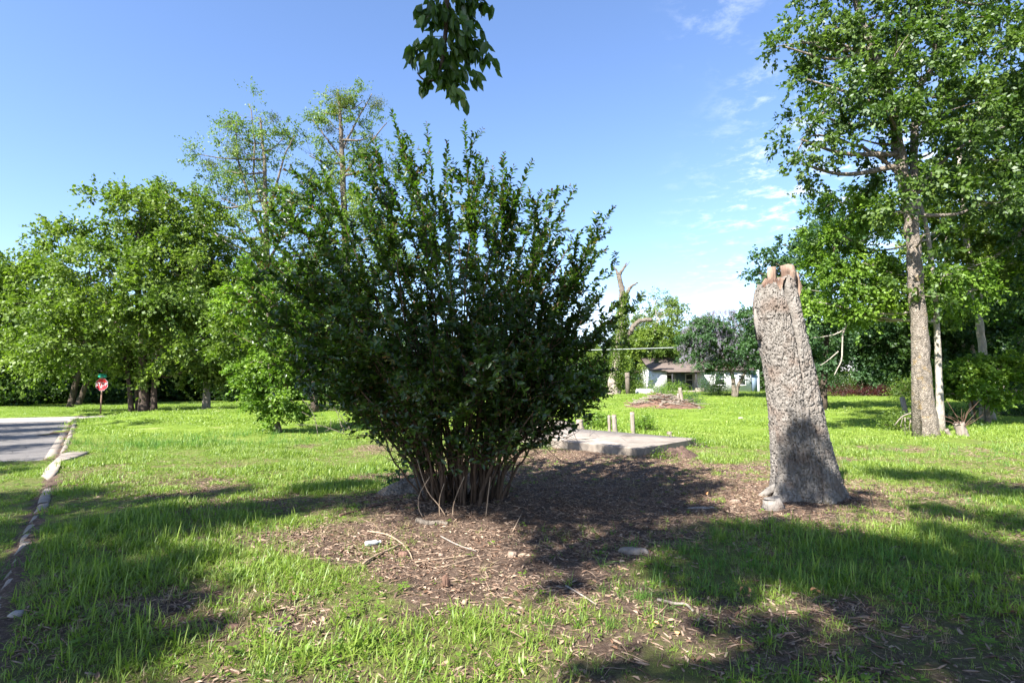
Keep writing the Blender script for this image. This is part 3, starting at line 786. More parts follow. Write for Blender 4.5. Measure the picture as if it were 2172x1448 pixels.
def make_tree(name, label, cat, group, D, trunks, blobs, leaf, n_leaf, mat, bark, sub_r=0.75, flat=0.45, shell=0.5,
              limbs=True, extra=None, base=None, hollow=0.0, twig=0.5, depth=1.0, sub_n=None, up=0.6, droop=0.15, crown_name='crown', seed=None):
    """trunks: list of (pixel path from the ground up, radius px at base, radius px at top); blobs: (x,y,rx,ry[,dy depth offset]) in photograph pixels at distance D"""
    k = D / FPX
    paths = []
    for path, r0, r1 in trunks:
        pts = [P(x, y, D + (dd[0] if dd else 0)) for x, y, *dd in path]
        pts[0] = np.array([pts[0][0], pts[0][1], float(height(pts[0][0], pts[0][1])) - 0.08])
        n = max(6, len(pts) * 4)
        c = catmull(pts, n); t = np.linspace(0, 1, n)
        c[1:, :2] += RNG.normal(0, r0 * k * 0.05, (n - 1, 2))
        rad = (r0 * (1 - t) + r1 * t) * k * (1 + 0.28 * np.exp(-t * n * 0.7)) 
        paths.append((c, rad))
    base = paths[0][0][0].copy(); base[2] += 0.08
    root = empty(name, base, label, cat, group)
    for c, rad in paths:
        b = MB(); b.tube(c, rad, 12, jit=0.04); b.build('trunk', bark, root, smooth=True)
    rad0 = None
    allp = np.vstack([c for c, _ in paths]); allr = np.concatenate([r for _, r in paths])
    # clusters
    lb, tb, br = MB(), MB(), MB()
    vols = np.array([b[2] * b[3] for b in blobs], float); vols /= vols.sum()
    sub_n = int((sub_n or max(30, n_leaf / 130)) * .8)
    for bi, bl in enumerate(blobs):
        cx_, cy_, rx, ry = bl[:4]; off = bl[4] if len(bl) > 4 else 0.0
        ctr = P(cx_, cy_, D + off); rad = np.array([rx * k, min(rx, ry * 1.6) * k * depth, ry * k])
        # limb to the blob
        d = np.linalg.norm((allp - ctr) * [1, 1, 1.0], axis=1) + 1.2 * np.maximum(allp[:, 2] - ctr[2] + 0.15 * rad[2], 0)
        j = int(np.argmin(d)); st = allp[j]
        ln = np.linalg.norm(ctr - st)
        if limbs and ln > 0.4:
            mid = (st + ctr) / 2 + np.array([0, 0, -0.08 * ln]) + RNG.normal(0, 0.05 * ln, 3)
            limb = catmull([st, mid, ctr + [0, 0, 0.1 * rad[2]]], 10)
            r0 = min(allr[j] * 0.6, 0.02 + 0.03 * ln)
            lm = MB(); lm.tube(limb, np.linspace(r0, 0.02 + 0.1 * r0, 10), 7); lm.build('limb', bark, root, smooth=True)
        else: limb = np.array([ctr, ctr])
        ns = max(3, int(sub_n * vols[bi])); nl = max(4, int(n_leaf * vols[bi] / ns))
        dirs = rand_dirs(ns); rr = (shell + (1 - shell) * RNG.random(ns)) ** 0.6
        rr = np.where(RNG.random(ns) < 0.15, rr * 1.18, rr)
        sc = ctr + dirs * rr[:, None] * rad
        sc = sc + RNG.normal(0, 0.1, sc.shape) * rad
        sr = sub_r * RNG.uniform(0.6, 1.35, ns)
        hz = float(height(ctr[0], ctr[1])); sc[:, 2] = np.maximum(sc[:, 2], hz + 0.15)
        for s_, r_ in zip(sc, sr):
            out = s_ - ctr; out[2] *= 0.3; out /= np.linalg.norm(out) + 1e-6
            m_ = max(3, int(nl * (r_ / sub_r) ** 2 * RNG.uniform(0.7, 1.3)))
            nt = max(4, m_ // 13); td = rand_dirs(nt) + out * .75; td[:, 2] *= flat; td /= np.linalg.norm(td, axis=1)[:, None] + 1e-6
            ti = RNG.integers(0, nt, m_); tt = RNG.random(m_) ** .7 * (.7 + .6 * RNG.random(nt)[ti])
            p = td[ti] * (tt * r_ * 1.15)[:, None] + RNG.normal(size=(m_, 3)) * r_ * .085; p[:, 2] -= droop * tt ** 2 * r_
            sphere = (s_ - ctr) / rad; sphere /= np.linalg.norm(sphere) + 1e-6
            nrm = RNG.normal(size=(m_, 3)) * .75 + sphere * .7 + [0, 0, up]; ax = td[ti] + RNG.normal(size=(m_, 3)) * .6; ax[:, 2] -= 0.3
            q = s_ + p; q[:, 2] = np.maximum(q[:, 2], hz + 0.06)
            L = leaf * 1.12 * RNG.uniform(0.65, 1.3, m_)
            leaves(lb, q, nrm, ax, L, L * RNG.uniform(0.5, 0.75, m_))
            if twig and RNG.random() < twig:
                jj = int(np.argmin(np.linalg.norm(limb - s_, axis=1))); a0 = limb[jj]
                mm = (a0 + s_) / 2 + RNG.normal(0, 0.08, 3) * np.linalg.norm(s_ - a0)
                rt = 0.008 + 0.006 * np.linalg.norm(s_ - a0)
                tb.tube(catmull([a0, mm, s_ + out * r_ * 0.4], 6), np.linspace(rt, 0.006, 6), 4, cap=False)
    if extra:
        for path, r0, r1 in extra:
            pts = [P(x, y, D + (dd[0] if dd else 0)) for x, y, *dd in path]; n = len(pts) * 4
            c = catmull(pts, n); c[1:] += RNG.normal(0, r0 * k * 0.2, (n - 1, 3))
            b = MB(); b.tube(c, np.linspace(r0, r1, n) * k, 7); b.build('limb', bark, root, smooth=True)
    if tb.n: tag(tb.build('twigs', bark, root), kind='stuff')
    if lb.n: lb.build(crown_name, mat, root)
    return root

def copy_tree(o, loc, rz, sc, label=None):
    c = o.copy(); COL.objects.link(c); c.location = loc; c.rotation_euler = (0, 0, rz); c.scale = (sc, sc, sc)
    if label: c['label'] = label
    for ch in list(o.children):
        d = ch.copy(); COL.objects.link(d); d.parent = c
        for g in ch.children:
            e = g.copy(); COL.objects.link(e); e.parent = d
    return c

# ------------------------------------------------------------------ left-hand trees
TG = 'trees along the far side of the lawn'
make_tree('shade_tree', 'broad fresh-green tree with several dark trunks to the right of the stop sign', 'tree', TG, 37,
    [([(306, 876), (304, 800), (300, 700), (290, 560), (300, 450)], 10, 3), ([(279, 876), (272, 800), (255, 700), (200, 600)], 5, 2),
     ([(326, 874), (330, 790), (360, 680), (420, 560)], 6, 2), ([(295, 874, 1.0), (285, 780, 1.0), (240, 680, 1.5), (150, 590, 2)], 6, 2)],
    [(300, 540, 120, 90), (190, 560, 100, 70), (400, 600, 110, 110), (110, 640, 90, 70), (250, 680, 130, 70), (330, 440, 75, 50), (230, 470, 80, 50),
     (120, 500, 60, 28), (420, 720, 110, 60), (330, 740, 110, 45), (180, 735, 110, 55, -2), (380, 500, 80, 70, 2), (470, 660, 80, 90, 2), (90, 690, 60, 40, -2), (250, 610, 120, 80, -3), (345, 650, 90, 70, -3), (220, 775, 90, 28, 1), (390, 790, 110, 28, 2), (130, 775, 70, 25, 2), (260, 425, 60, 35), (370, 430, 60, 40)],
    0.21, 64000, M['leaf_left'], M['bark_dark'], sub_r=0.95, shell=0.3, flat=0.75, sub_n=460, droop=.3)
make_tree('leaning_tree', 'green tree with two leaning dark trunks at the far left behind the stop sign', 'tree', TG, 50,
    [([(150, 862), (160, 815), (180, 740), (120, 660)], 7, 3), ([(165, 862), (180, 820), (196, 780), (190, 700)], 6, 3)],
    [(60, 600, 90, 50), (20, 660, 90, 60), (110, 680, 90, 70), (190, 720, 80, 60), (-40, 620, 80, 70), (120, 760, 90, 35), (20, 575, 60, 25), (110, 540, 50, 30), (30, 760, 80, 45)],
    0.25, 36000, M['leaf_left'], M['bark_dark'], sub_r=1.2, shell=0.3, sub_n=300, flat=.75, droop=.3)
make_tree('tall_tree', 'tall thin-leaved yellow-green tree with bare forked branches and mistletoe, left of the shrub', 'tree', TG, 44,
    [([(572, 866), (570, 760), (568, 650), (566, 520), (562, 400), (560, 330), (552, 250)], 10, 2)],
    [(520, 330, 60, 45), (545, 250, 55, 45), (460, 360, 60, 50), (600, 300, 50, 60), (480, 430, 90, 50), (430, 480, 70, 40), (620, 440, 70, 60), (540, 520, 80, 60),
     (420, 330, 40, 25), (540, 360, 70, 60), (500, 290, 50, 35), (400, 420, 50, 40), (640, 540, 80, 60), (480, 560, 90, 60), (590, 620, 100, 60), (500, 660, 90, 60), (560, 430, 60, 60)],
    0.15, 28000, M['leaf_sparse'], M['bark_mid'], sub_r=0.9, shell=0.25, sub_n=260, flat=0.7, twig=0.9,
    extra=[([(560, 480), (585, 400), (600, 340), (625, 290)], 3.5, 1), ([(562, 520), (530, 420), (505, 340), (500, 260)], 3.5, 1), ([(568, 560), (610, 480), (650, 440)], 3.5, 1),
           ([(560, 560), (500, 520), (440, 490), (380, 460), (375, 420)], 3.2, 1), ([(566, 600), (520, 500), (470, 450), (400, 400)], 3, 1), ([(568, 470), (540, 380), (540, 300), (530, 220)], 3, 1)])
make_tree('tall_tree', 'tallest yellow-green tree with upright trunk and mistletoe balls, just behind the shrub', 'tree', TG, 47,
    [([(742, 862), (738, 700), (732, 500), (726, 350), (722, 250), (716, 190)], 11, 2)],
    [(715, 200, 50, 32), (700, 260, 50, 40), (740, 300, 65, 50), (680, 240, 35, 25), (730, 380, 85, 45), (690, 430, 80, 50), (770, 430, 80, 55), (790, 290, 45, 45), (740, 500, 110, 60), (770, 220, 28, 45),
     (660, 330, 45, 30), (680, 580, 110, 60), (780, 580, 100, 60), (820, 350, 40, 50), (720, 660, 120, 60), (820, 480, 60, 70)],
    0.155, 38000, M['leaf_sparse'], M['bark_mid'], sub_r=0.85, shell=0.25, sub_n=300, flat=0.7, twig=0.8,
    extra=[([(724, 320), (760, 250), (790, 200)], 2.5, 1), ([(726, 340), (690, 290), (660, 250)], 2.5, 1), ([(728, 370), (780, 310), (820, 260)], 2.5, 1), ([(728, 400), (690, 350), (655, 330)], 2.5, 1)])
make_tree('feathery_tree', 'light green feathery tree filling the gap between the multi-trunk tree and the thin tree', 'tree', TG, 41,
    [([(437, 860), (440, 780), (450, 700), (460, 600), (440, 500)], 7, 2)],
    [(400, 450, 70, 45), (450, 540, 85, 65), (370, 540, 60, 60), (490, 640, 80, 70), (430, 720, 90, 55), (520, 560, 60, 60), (540, 720, 80, 60), (410, 640, 80, 60), (500, 790, 70, 30), (350, 410, 40, 25)],
    0.19, 34000, M['leaf_left'], M['bark_pale'], sub_r=0.8, shell=0.25, sub_n=260, flat=0.8,
    extra=[([(470, 640), (440, 560), (400, 520), (340, 470)], 2.5, 1), ([(500, 530), (460, 500), (420, 470), (380, 455)], 2.2, 1)])
def mistletoe():
    for px, py, D, r, lab in ((580, 250, 43.6, .5, 'round mistletoe ball highest on the thin yellow-green tree'), (486, 265, 43.6, .65, 'mistletoe clump on the left fork of the thin tree'),
            (500, 320, 43.6, .9, 'large olive mistletoe clump low in the left fork of the thin tree'), (450, 350, 43.6, .55, 'mistletoe clump at the outer left of the thin tree'),
            (800, 220, 46.5, .7, 'mistletoe ball at the right of the tallest yellow-green tree'), (725, 215, 46.5, 1.1, 'big mistletoe clump inside the top of the tallest tree'), (700, 275, 46.5, .5, 'small mistletoe clump on the trunk of the tallest tree')):
        b = MB(); c = P(px, py, D); n = int(1700 * r * r); p = RNG.normal(size=(n, 3)) * r * [.5, .5, .42] + c
        leaves(b, p, rand_dirs(n), rand_dirs(n), np.full(n, .11), np.full(n, .05)); o = empty('mistletoe', c, lab, 'mistletoe', 'mistletoe clumps in the tall trees'); tag(b.build('foliage', M['mistletoe'], o), kind='stuff')
mistletoe()

# wood behind the lawn: a few kinds, copied
def wood():
    kinds = []
    specs = [(0, 'leaf_dark', 5.5, .24), (1, 'leaf_left', 6.5, .24), (2, 'leaf_dark', 6.0, .26), (3, 'leaf_blue', 6.0, .25)]
    for i, mt, sp, lf in specs:
        D = 60; x = 1086; y0 = 850
        kx = FPX / D
        hh = 11.0 * kx
        bl = [(x + RNG.normal() * 30, y0 - hh * f, sp * kx * w, hh * .16) for f, w in ((.2, .8), (.38, .95), (.55, 1.0), (.72, .75), (.88, .45))]
        bl += [(x + s * sp * kx * .6, y0 - hh * f, sp * kx * .5, hh * .14) for s in (-1, 1) for f in (.28, .5, .66)]
        r = make_tree('woodland_tree', 'x', 'tree', 'trees in the wood behind the lawn', D, [([(x, y0 + 10), (x + 6, y0 - hh * .3), (x - 4, y0 - hh * .7)], .35 * kx, .1 * kx)], bl, lf * 1.35, 20000, M[mt], M['bark_dark'], sub_r=1.2, shell=0.45, flat=.8)
        kinds.append(r)
    spots = [(-62, 58, 1, 1.0), (-55, 66, 0, 1.1), (-47, 60, 2, .9), (-53, 52, 0, .75), (-44, 70, 1, 1.1), (-40, 62, 0, .8), (-35, 72, 2, 1.1), (-30, 66, 0, .8), (-26, 74, 1, .95),
             (-21, 66, 0, .75), (-17, 72, 2, .9), (-12, 78, 3, .9), (-8, 70, 0, .7), (-3, 80, 2, .85), (2, 74, 3, .8), (7, 82, 0, .8), (10, 72, 1, .62), (13, 86, 2, .85), (18, 84, 3, .85), (22, 76, 1, .6), (27, 80, 3, .9), (33, 66, 0, .8), (40, 60, 3, .8),
             (30, 96, 1, .75), (37, 88, 0, .8), (43, 84, 3, 1.0), (36, 70, 3, .75), (48, 74, 0, 1.1), (55, 78, 2, 1.2), (60, 66, 1, 1.2), (50, 60, 0, 1.0), (66, 56, 2, 1.2), (-70, 62, 2, 1.2), (24, 96, 0, .85), (-66, 48, 0, 1.0)]
    hints = ['at the far left edge', 'left of the leaning trunks', 'behind the leaning trunks', 'low at the left edge beyond the cross street', 'behind the stop sign', 'just right of the stop sign', 'behind the broad multi-trunk tree', 'deep behind the multi-trunk tree',
             'between the multi-trunk tree and the thin tree', 'with a short dark trunk left of the vine-clad sapling', 'behind the vine-clad sapling', 'behind the white house glimpse', 'beside the brown utility pole', 'behind the utility pole', 'seen through the lower left of the shrub', 'seen through the middle of the shrub',
             'seen through the right of the shrub', 'behind the broken snag', 'behind the white house with the porch', 'over the right end of the white house', 'between the lavender tree and the dead trunk', 'beside the dead trunk, dark against the grey roof', 'in the gap right of the red bushes', 'right of the bark-plated snag', 'behind the dark red bushes', 'behind the grey roof', 'near the red car', 'behind the maple trunk', 'behind the pale forked tree', 'at the right edge',
             'low and dark under the pale forked tree', 'far right beyond the low shrub', 'beyond the left edge, tallest', 'farthest, over the lavender tree', 'darkest at the left edge']
    colr = {0: 'dark green', 1: 'fresh green', 2: 'deep green', 3: 'bluish green'}
    used = set()
    for i, (x, y, kd, s) in enumerate(spots):
        loc = (x, y, float(height(x, y)) - .02); lab = f'{colr[kd]} woodland tree {hints[i]}'
        src = kinds[kd]
        if kd not in used:
            used.add(kd); src.location = loc; src.scale = (s, s, s); src['label'] = lab; first = src
        else: copy_tree(src, loc, RNG.uniform(0, 6.28), s, lab)
wood()

def far_wood():
    b = MB(); n = 46000
    ang = RNG.uniform(-1.1, 1.1, n); d = RNG.uniform(92, 120, n)
    x = np.sin(ang) * d * 1.15; y = np.cos(ang) * d + 6
    top = 8.5 + 2.5 * fbm(x * .07, y * .02, 0, 3, 101) + 1.2 * fbm(x * .35, y * .1, 0, 2, 102) + 4.0 * sstep(np.abs(x + 5), 35, 70)
    z = height(x, y) + RNG.random(n) ** .8 * top
    L = RNG.uniform(.5, 1.0, n)
    leaves(b, np.stack([x, y, z], -1), rand_dirs(n, .8), rand_dirs(n), L, L * .75)
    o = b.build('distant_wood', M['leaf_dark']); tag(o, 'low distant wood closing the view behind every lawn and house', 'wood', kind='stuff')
far_wood()
# ------------------------------------------------------------------ low undergrowth masses and bushes
def bush(name, label, cat, px, py, D, w, h, n, mat, leaf=0.08, group=None, stems=5, dep=None, base=None):
    c = base if base is not None else onground(px, D)
    root = empty(name, c, label, cat, group)
    b, s = MB(), MB()
    dep = dep or w
    m = max(8, n // 45)
    d = rand_dirs(m); d[:, 2] = np.abs(d[:, 2])
    ctr = c + d * (RNG.random(m) ** .4)[:, None] * [w / 2, dep / 2, h * .85] + [0, 0, h * .08]
    for q in ctr:
        k = int(n / m); p = q + RNG.normal(size=(k, 3)) * [w * .09 + .05, w * .09 + .05, h * .07 + .04]
        p[:, 2] = np.maximum(p[:, 2], c[2] + .02)
        L = leaf * RNG.uniform(.6, 1.3, k); leaves(b, p, rand_dirs(k, 1.0), rand_dirs(k), L, L * .5)
    for q in ctr[:stems * 3]:
        a = c + [RNG.normal() * w * .08, RNG.normal() * w * .08, 0]
        s.tube(catmull([a, (a * .5 + q * .5) + RNG.normal(0, .05, 3), q], 6), np.linspace(.014, .005, 6) * (1 + h * .3), 4, cap=False)
    tag(s.build('stems', M['bark_mid'], root), kind='stuff'); tag(b.build('foliage', mat, root), kind='stuff')
    return root
def undergrowth():
    g = 'undergrowth bushes along the wood edge'
    L = [(60, 64, 9, 5, 'dark bush mass under the far left trees'), (-10, 52, 7, 3, 'dark shrub at the left edge beyond the cross street'), (130, 60, 5, 2.2, 'pale-sprigged bush left of the leaning trunks'), (235, 56, 4, 1.3, 'low dark bush behind the stop sign post'),
         (350, 66, 8, 3.4, 'dark bush behind the multi-trunk tree'), (420, 70, 8, 3.2, 'dark bush between two short far trunks'), (500, 66, 7, 3, 'dark bush left of the vine-clad sapling'), (590, 72, 8, 3.5, 'dark bush behind the vine-clad sapling'), (720, 72, 6, 2.6, 'dark bush left of the brown utility pole'),
         (830, 70, 8, 3.4, 'dark bush right of the brown utility pole'), (930, 76, 8, 3, 'dark bush behind the shrub stems'), (1040, 74, 8, 3, 'bush glimpsed right of the shrub stems'), (1150, 70, 7, 3, 'dark bush behind the round concrete rim'), (1240, 66, 5, 3, 'dark bush left of the snag base')]
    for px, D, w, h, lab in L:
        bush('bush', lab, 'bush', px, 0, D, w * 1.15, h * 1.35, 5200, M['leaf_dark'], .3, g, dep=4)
    bush('bush', 'green bush right of the snag base beside the house', 'bush', 1355, 0, 58, 3.4, 3.6, 4200, M['leaf_left'], .16)
    bush('bush', 'feathery bright bush in front of the porch', 'bush', 1425, 0, 50, 3.6, 1.5, 3000, M['leaf_bright'], .1)
    bush('bush', 'grey-green flowering weed clump right of the stakes', 'bush', 1470, 0, 40, 1.8, .95, 1500, M['leaf_blue'], .08)
    bush('bush', 'loose pale green shrub against the front wall of the white house', 'bush', 1505, 0, 57, 2.2, 2.3, 2600, M['leaf_blue'], .12)
    bush('bush', 'small green bush under the lavender tree', 'bush', 1525, 0, 52, 2.0, 1.4, 1500, M['leaf_left'], .11)
    bush('bush', 'bright green shrub around the two short posts', 'bush', 1266, 0, 22.5, 1.5, .75, 2600, M['leaf_bright'], .085)
    bush('bush', 'bright green shrub right of the tallest wooden post', 'bush', 1368, 0, 21.8, 1.0, .6, 1500, M['leaf_bright'], .08)
    bush('bush', 'low green weeds at the right corner of the slab', 'bush', 1478, 0, 15.6, .55, .28, 500, M['leaf_bright'], .05)
    bush('bush', 'small green weed clump at the front corner of the slab', 'bush', 1400, 0, 12.9, .7, .2, 350, M['leaf_left'], .05)
    bush('bush', 'dark leafy clump left of the maple trunk', 'bush', 1905, 0, 22, 1.5, .85, 2200, M['leaf_left'], .09)
    bush('bush', 'dark weedy clump right of the maple trunk', 'bush', 2010, 0, 24, 1.6, .8, 2000, M['leaf_dark'], .1)
    bush('bush', 'green bush left of the red parked car', 'bush', 1815, 0, 63, 4, 2.8, 3800, M['leaf_left'], .17)
    bush('bush', 'green bush in front of the red car bonnet', 'bush', 1935, 0, 46, 3.6, 2.8, 4000, M['leaf_left'], .15)
    bush('bush', 'dark low bush at the far right edge', 'bush', 2150, 0, 30, 3.5, 1.0, 2200, M['leaf_dark'], .12)
    for i, (px, w) in enumerate(((1745, 2.2), (1785, 2.4), (1830, 2.4), (1872, 2.0))):
        bush('red_bush', ['dark red bush nearest the bark-plated snag', 'dark red bush second from the bark-plated snag', 'dark red bush in front of the grey-roofed house', 'dark red bush beside the red car'][i], 'bush', px, 0, 56, w, 1.3, 1300, M['leaf_red'], .13, 'row of dark red bushes')
    bush('bush', 'low dark bush behind the red bushes', 'bush', 1770, 0, 62, 5, 2.6, 2600, M['leaf_dark'], .2)
undergrowth()

# ------------------------------------------------------------------ vine-clad sapling on the left lawn
make_tree('vine_clad_sapling', 'slender sapling wrapped in leafy vine on the left lawn', 'tree', None, 20.5,
    [([(592, 920), (580, 850), (572, 760), (568, 650), (566, 560)], 6, 2)],
    [(600, 885, 40, 28), (560, 865, 46, 32), (600, 830, 50, 42), (545, 800, 48, 38), (610, 780, 50, 38), (575, 760, 62, 32), (575, 830, 45, 50), (540, 765, 30, 20), (560, 690, 50, 40), (610, 700, 40, 40), (640, 760, 35, 25), (600, 640, 60, 40), (520, 640, 60, 50), (560, 590, 60, 40)],
    0.105, 24000, M['leaf_bright'], M['bark_mid'], sub_r=0.36, shell=0.2, sub_n=260, limbs=True)
make_tree('dark_tree', 'shaded dark-leaved tree close behind the left side of the shrub', 'tree', None, 30,
    [([(668, 872), (662, 780), (650, 690), (640, 600)], 7, 3)],
    [(650, 700, 90, 60), (560, 690, 70, 60), (730, 730, 80, 60), (640, 620, 90, 50), (720, 650, 80, 50), (500, 720, 60, 40), (690, 790, 70, 30), (560, 770, 50, 25)],
    0.15, 30000, M['leaf_left'], M['bark_dark'], sub_r=0.7, shell=0.3)

# ------------------------------------------------------------------ far trees in the middle gap
make_tree('thin_tree', 'pale wispy tree with airy crown behind the broken snag', 'tree', None, 66,
    [([(1372, 846), (1375, 780), (1385, 720), (1395, 680)], 5, 2)],
    [(1400, 670, 52, 35), (1360, 680, 40, 35), (1420, 700, 45, 40), (1390, 640, 40, 20), (1350, 730, 50, 40), (1425, 650, 25, 22)],
    0.2, 9000, M['leaf_sparse'], M['bark_pale'], sub_r=0.9, shell=0.2, sub_n=150, flat=0.8, twig=1.0)
make_tree('yard_tree', 'fresh green tree over the porch of the white house', 'tree', None, 64,
    [([(1415, 842), (1412, 790), (1408, 740)], 5, 3)],
    [(1400, 735, 60, 35), (1440, 720, 35, 35), (1370, 760, 50, 30), (1430, 760, 45, 28), (1350, 790, 35, 25), (1400, 700, 40, 22), (1395, 785, 25, 18)],
    0.2, 19000, M['leaf_left'], M['bark_dark'], sub_r=0.9, shell=0.35)
t_lav = make_tree('lavender_tree', 'spreading tree covered in lavender flower spikes in front of the white house', 'tree', None, 50,
    [([(1558, 848), (1556, 815), (1550, 785), (1530, 750)], 5, 3), ([(1560, 846), (1568, 812), (1585, 780), (1590, 740)], 4, 2)],
    [(1540, 700, 70, 32), (1500, 690, 40, 22), (1610, 720, 30, 50), (1490, 720, 45, 32), (1590, 700, 45, 32), (1520, 745, 60, 28), (1590, 745, 45, 28), (1480, 770, 35, 15), (1560, 775, 55, 20), (1465, 745, 22, 16)],
    0.14, 34000, M['leaf_blue'], M['bark_mid'], sub_r=0.6, shell=0.45)
def lavender_spikes():
    b = MB(); D = 50; k = D / FPX
    for cx_, cy_, rx, ry in [(1540, 694, 70, 32), (1490, 716, 44, 30), (1590, 696, 48, 34), (1520, 742, 64, 30), (1590, 742, 48, 30), (1480, 768, 38, 17), (1465, 742, 26, 18)]:
        n = int(rx * ry * .26); d = rand_dirs(n, .25); c = P(cx_, cy_, D) + d * np.array([rx * k, min(rx, ry * 1.6) * k, ry * k]) * 1.0
        for q in c:
            m = 14; hh = RNG.uniform(.15, .32); p = q + np.stack([RNG.normal(0, .03, m), RNG.normal(0, .03, m), np.linspace(0, hh, m)], -1)
            leaves(b, p, rand_dirs(m), rand_dirs(m), np.full(m, .07), np.full(m, .06))
    b.build('blossom', M['leaf_lavender'], t_lav)
lavender_spikes()

def snag():
    D = 56; k = D / FPX; c = onground(1300, D)
    root = empty('broken_snag', c, 'tall dead broken tree with forked bare tips and vine right of the shrub', 'tree')
    def path(pl, r0, r1, nm='limb', seg=10, flare=0):
        pts = [P(x, y, D + (d[0] if d else 0)) for x, y, *d in pl]
        if nm == 'trunk': pts[0][2] = c[2] - .1
        n = len(pts) * 5; cc = catmull(pts, n); cc[2:] += RNG.normal(0, r0 * k * .12, (n - 2, 3)); t = np.linspace(0, 1, n)
        b = MB(); b.tube(cc, (r0 * (1 - t) + r1 * t) * k * (1 + flare * np.exp(-t * 9)), seg, jit=.08); return b.build(nm, M['bark_mid'] if nm != 'trunk' else M['wood_grey'], root, smooth=True)
    path([(1300, 846), (1304, 800), (1312, 740), (1318, 680), (1322, 640)], 11, 6, 'trunk', 14, .75)
    path([(1320, 645), (1318, 610), (1312, 585)], 7, 5); path([(1312, 588), (1308, 575), (1301, 565)], 4, 1.2)
    path([(1313, 585), (1322, 570), (1329, 556)], 4, .8); path([(1320, 573), (1328, 564), (1336, 554)], 2, .5)
    path([(1322, 645), (1333, 615), (1342, 605), (1354, 599)], 5, 1.2); path([(1338, 703), (1345, 690), (1362, 679), (1382, 678)], 5.5, 4)
    path([(1312, 740), (1326, 715), (1338, 703)], 7, 5.5)
    b = MB()
    for y in np.linspace(625, 830, 60):
        x = np.interp(y, [625, 680, 740, 830], [1325, 1318, 1312, 1303]); w = np.interp(y, [625, 700, 830], [8, 13, 11]) * k
        m = 150; aa = RNG.uniform(0, 6.283, m); q = P(x, y, D) + np.stack([np.cos(aa) * w * RNG.uniform(.6, 1.35, m), np.sin(aa) * w * RNG.uniform(.8, 1.3, m), RNG.normal(0, .18, m)], -1); leaves(b, q, rand_dirs(m, .4), rand_dirs(m), np.full(m, .15), np.full(m, .12))
    b.build('vine', M['leaf_left'], root)
    st = onground(1331, 55); b = MB(); b.tube([st, P(1331, 810, 55), P(1330, 790, 55)], .22, 8); o = b.build('tree_trunk', M['bark_mid'], origin=st)
    tag(o, 'short grey bare trunk standing just right of the snag base', 'tree trunk')
    st = onground(1258, 58); r2 = empty('stump', st, 'low flared grey stump left of the snag base', 'stump'); b = MB(); b.tube([st, st + [0, 0, .4], st + [0, 0, 1.3]], [.7, .45, .38], 9, jit=.1); b.build('wood', M['wood_grey'], r2)
snag()

# ------------------------------------------------------------------ white house with porch
def box_part(name, mat, root, c, s, rz=0, rx=0):
    b = MB(); b.box(c, s, rz, rx=rx); return b.build(name, mat, root)
def window(root, x, y, z, w, h, trim, face=-1, sash=True):
    """window on a wall that faces the camera at depth y"""
    fr = MB(); t = .09
    for dx in (-w / 2, w / 2): fr.box((x + dx, y - .03, z), (t, .08, h + t))
    for dz in (-h / 2, h / 2): fr.box((x, y - .034, z + dz), (w + t, .08, t))
    if sash: fr.box((x, y - .02, z), (w, .05, .06))
    f = fr.build('window', trim, root)
    g = MB(); g.box((0, 0, 0), (w - t, .03, h - t)); 
    o = g.build('pane', M['glass'], None); o.parent = f; o.location = (x - root.location[0], y + .01 - root.location[1], z - root.location[2])
    return f
def gable_roof(root, x0, x1, y0, y1, z0, ridge, mat, axis='x', over=.35, th=.14, name='roof'):
    b = MB()
    if axis == 'x':
        ym = (y0 + y1) / 2
        for ya, yb in ((y0 - over, ym), (y1 + over, ym)):
            dz = (ridge - z0) / abs(ym - (y0 if ya < ym else y1)) * over
            v = [[x0 - over, ya, z0 - dz], [x1 + over, ya, z0 - dz], [x1 + over, yb, ridge], [x0 - over, yb, ridge]]
            v += [[p[0], p[1], p[2] + th] for p in v]
            b.add(v, [[0, 1, 2, 3], [4, 7, 6, 5], [0, 4, 5, 1], [1, 5, 6, 2], [3, 2, 6, 7], [0, 3, 7, 4]])
    return b.build(name, mat, root)
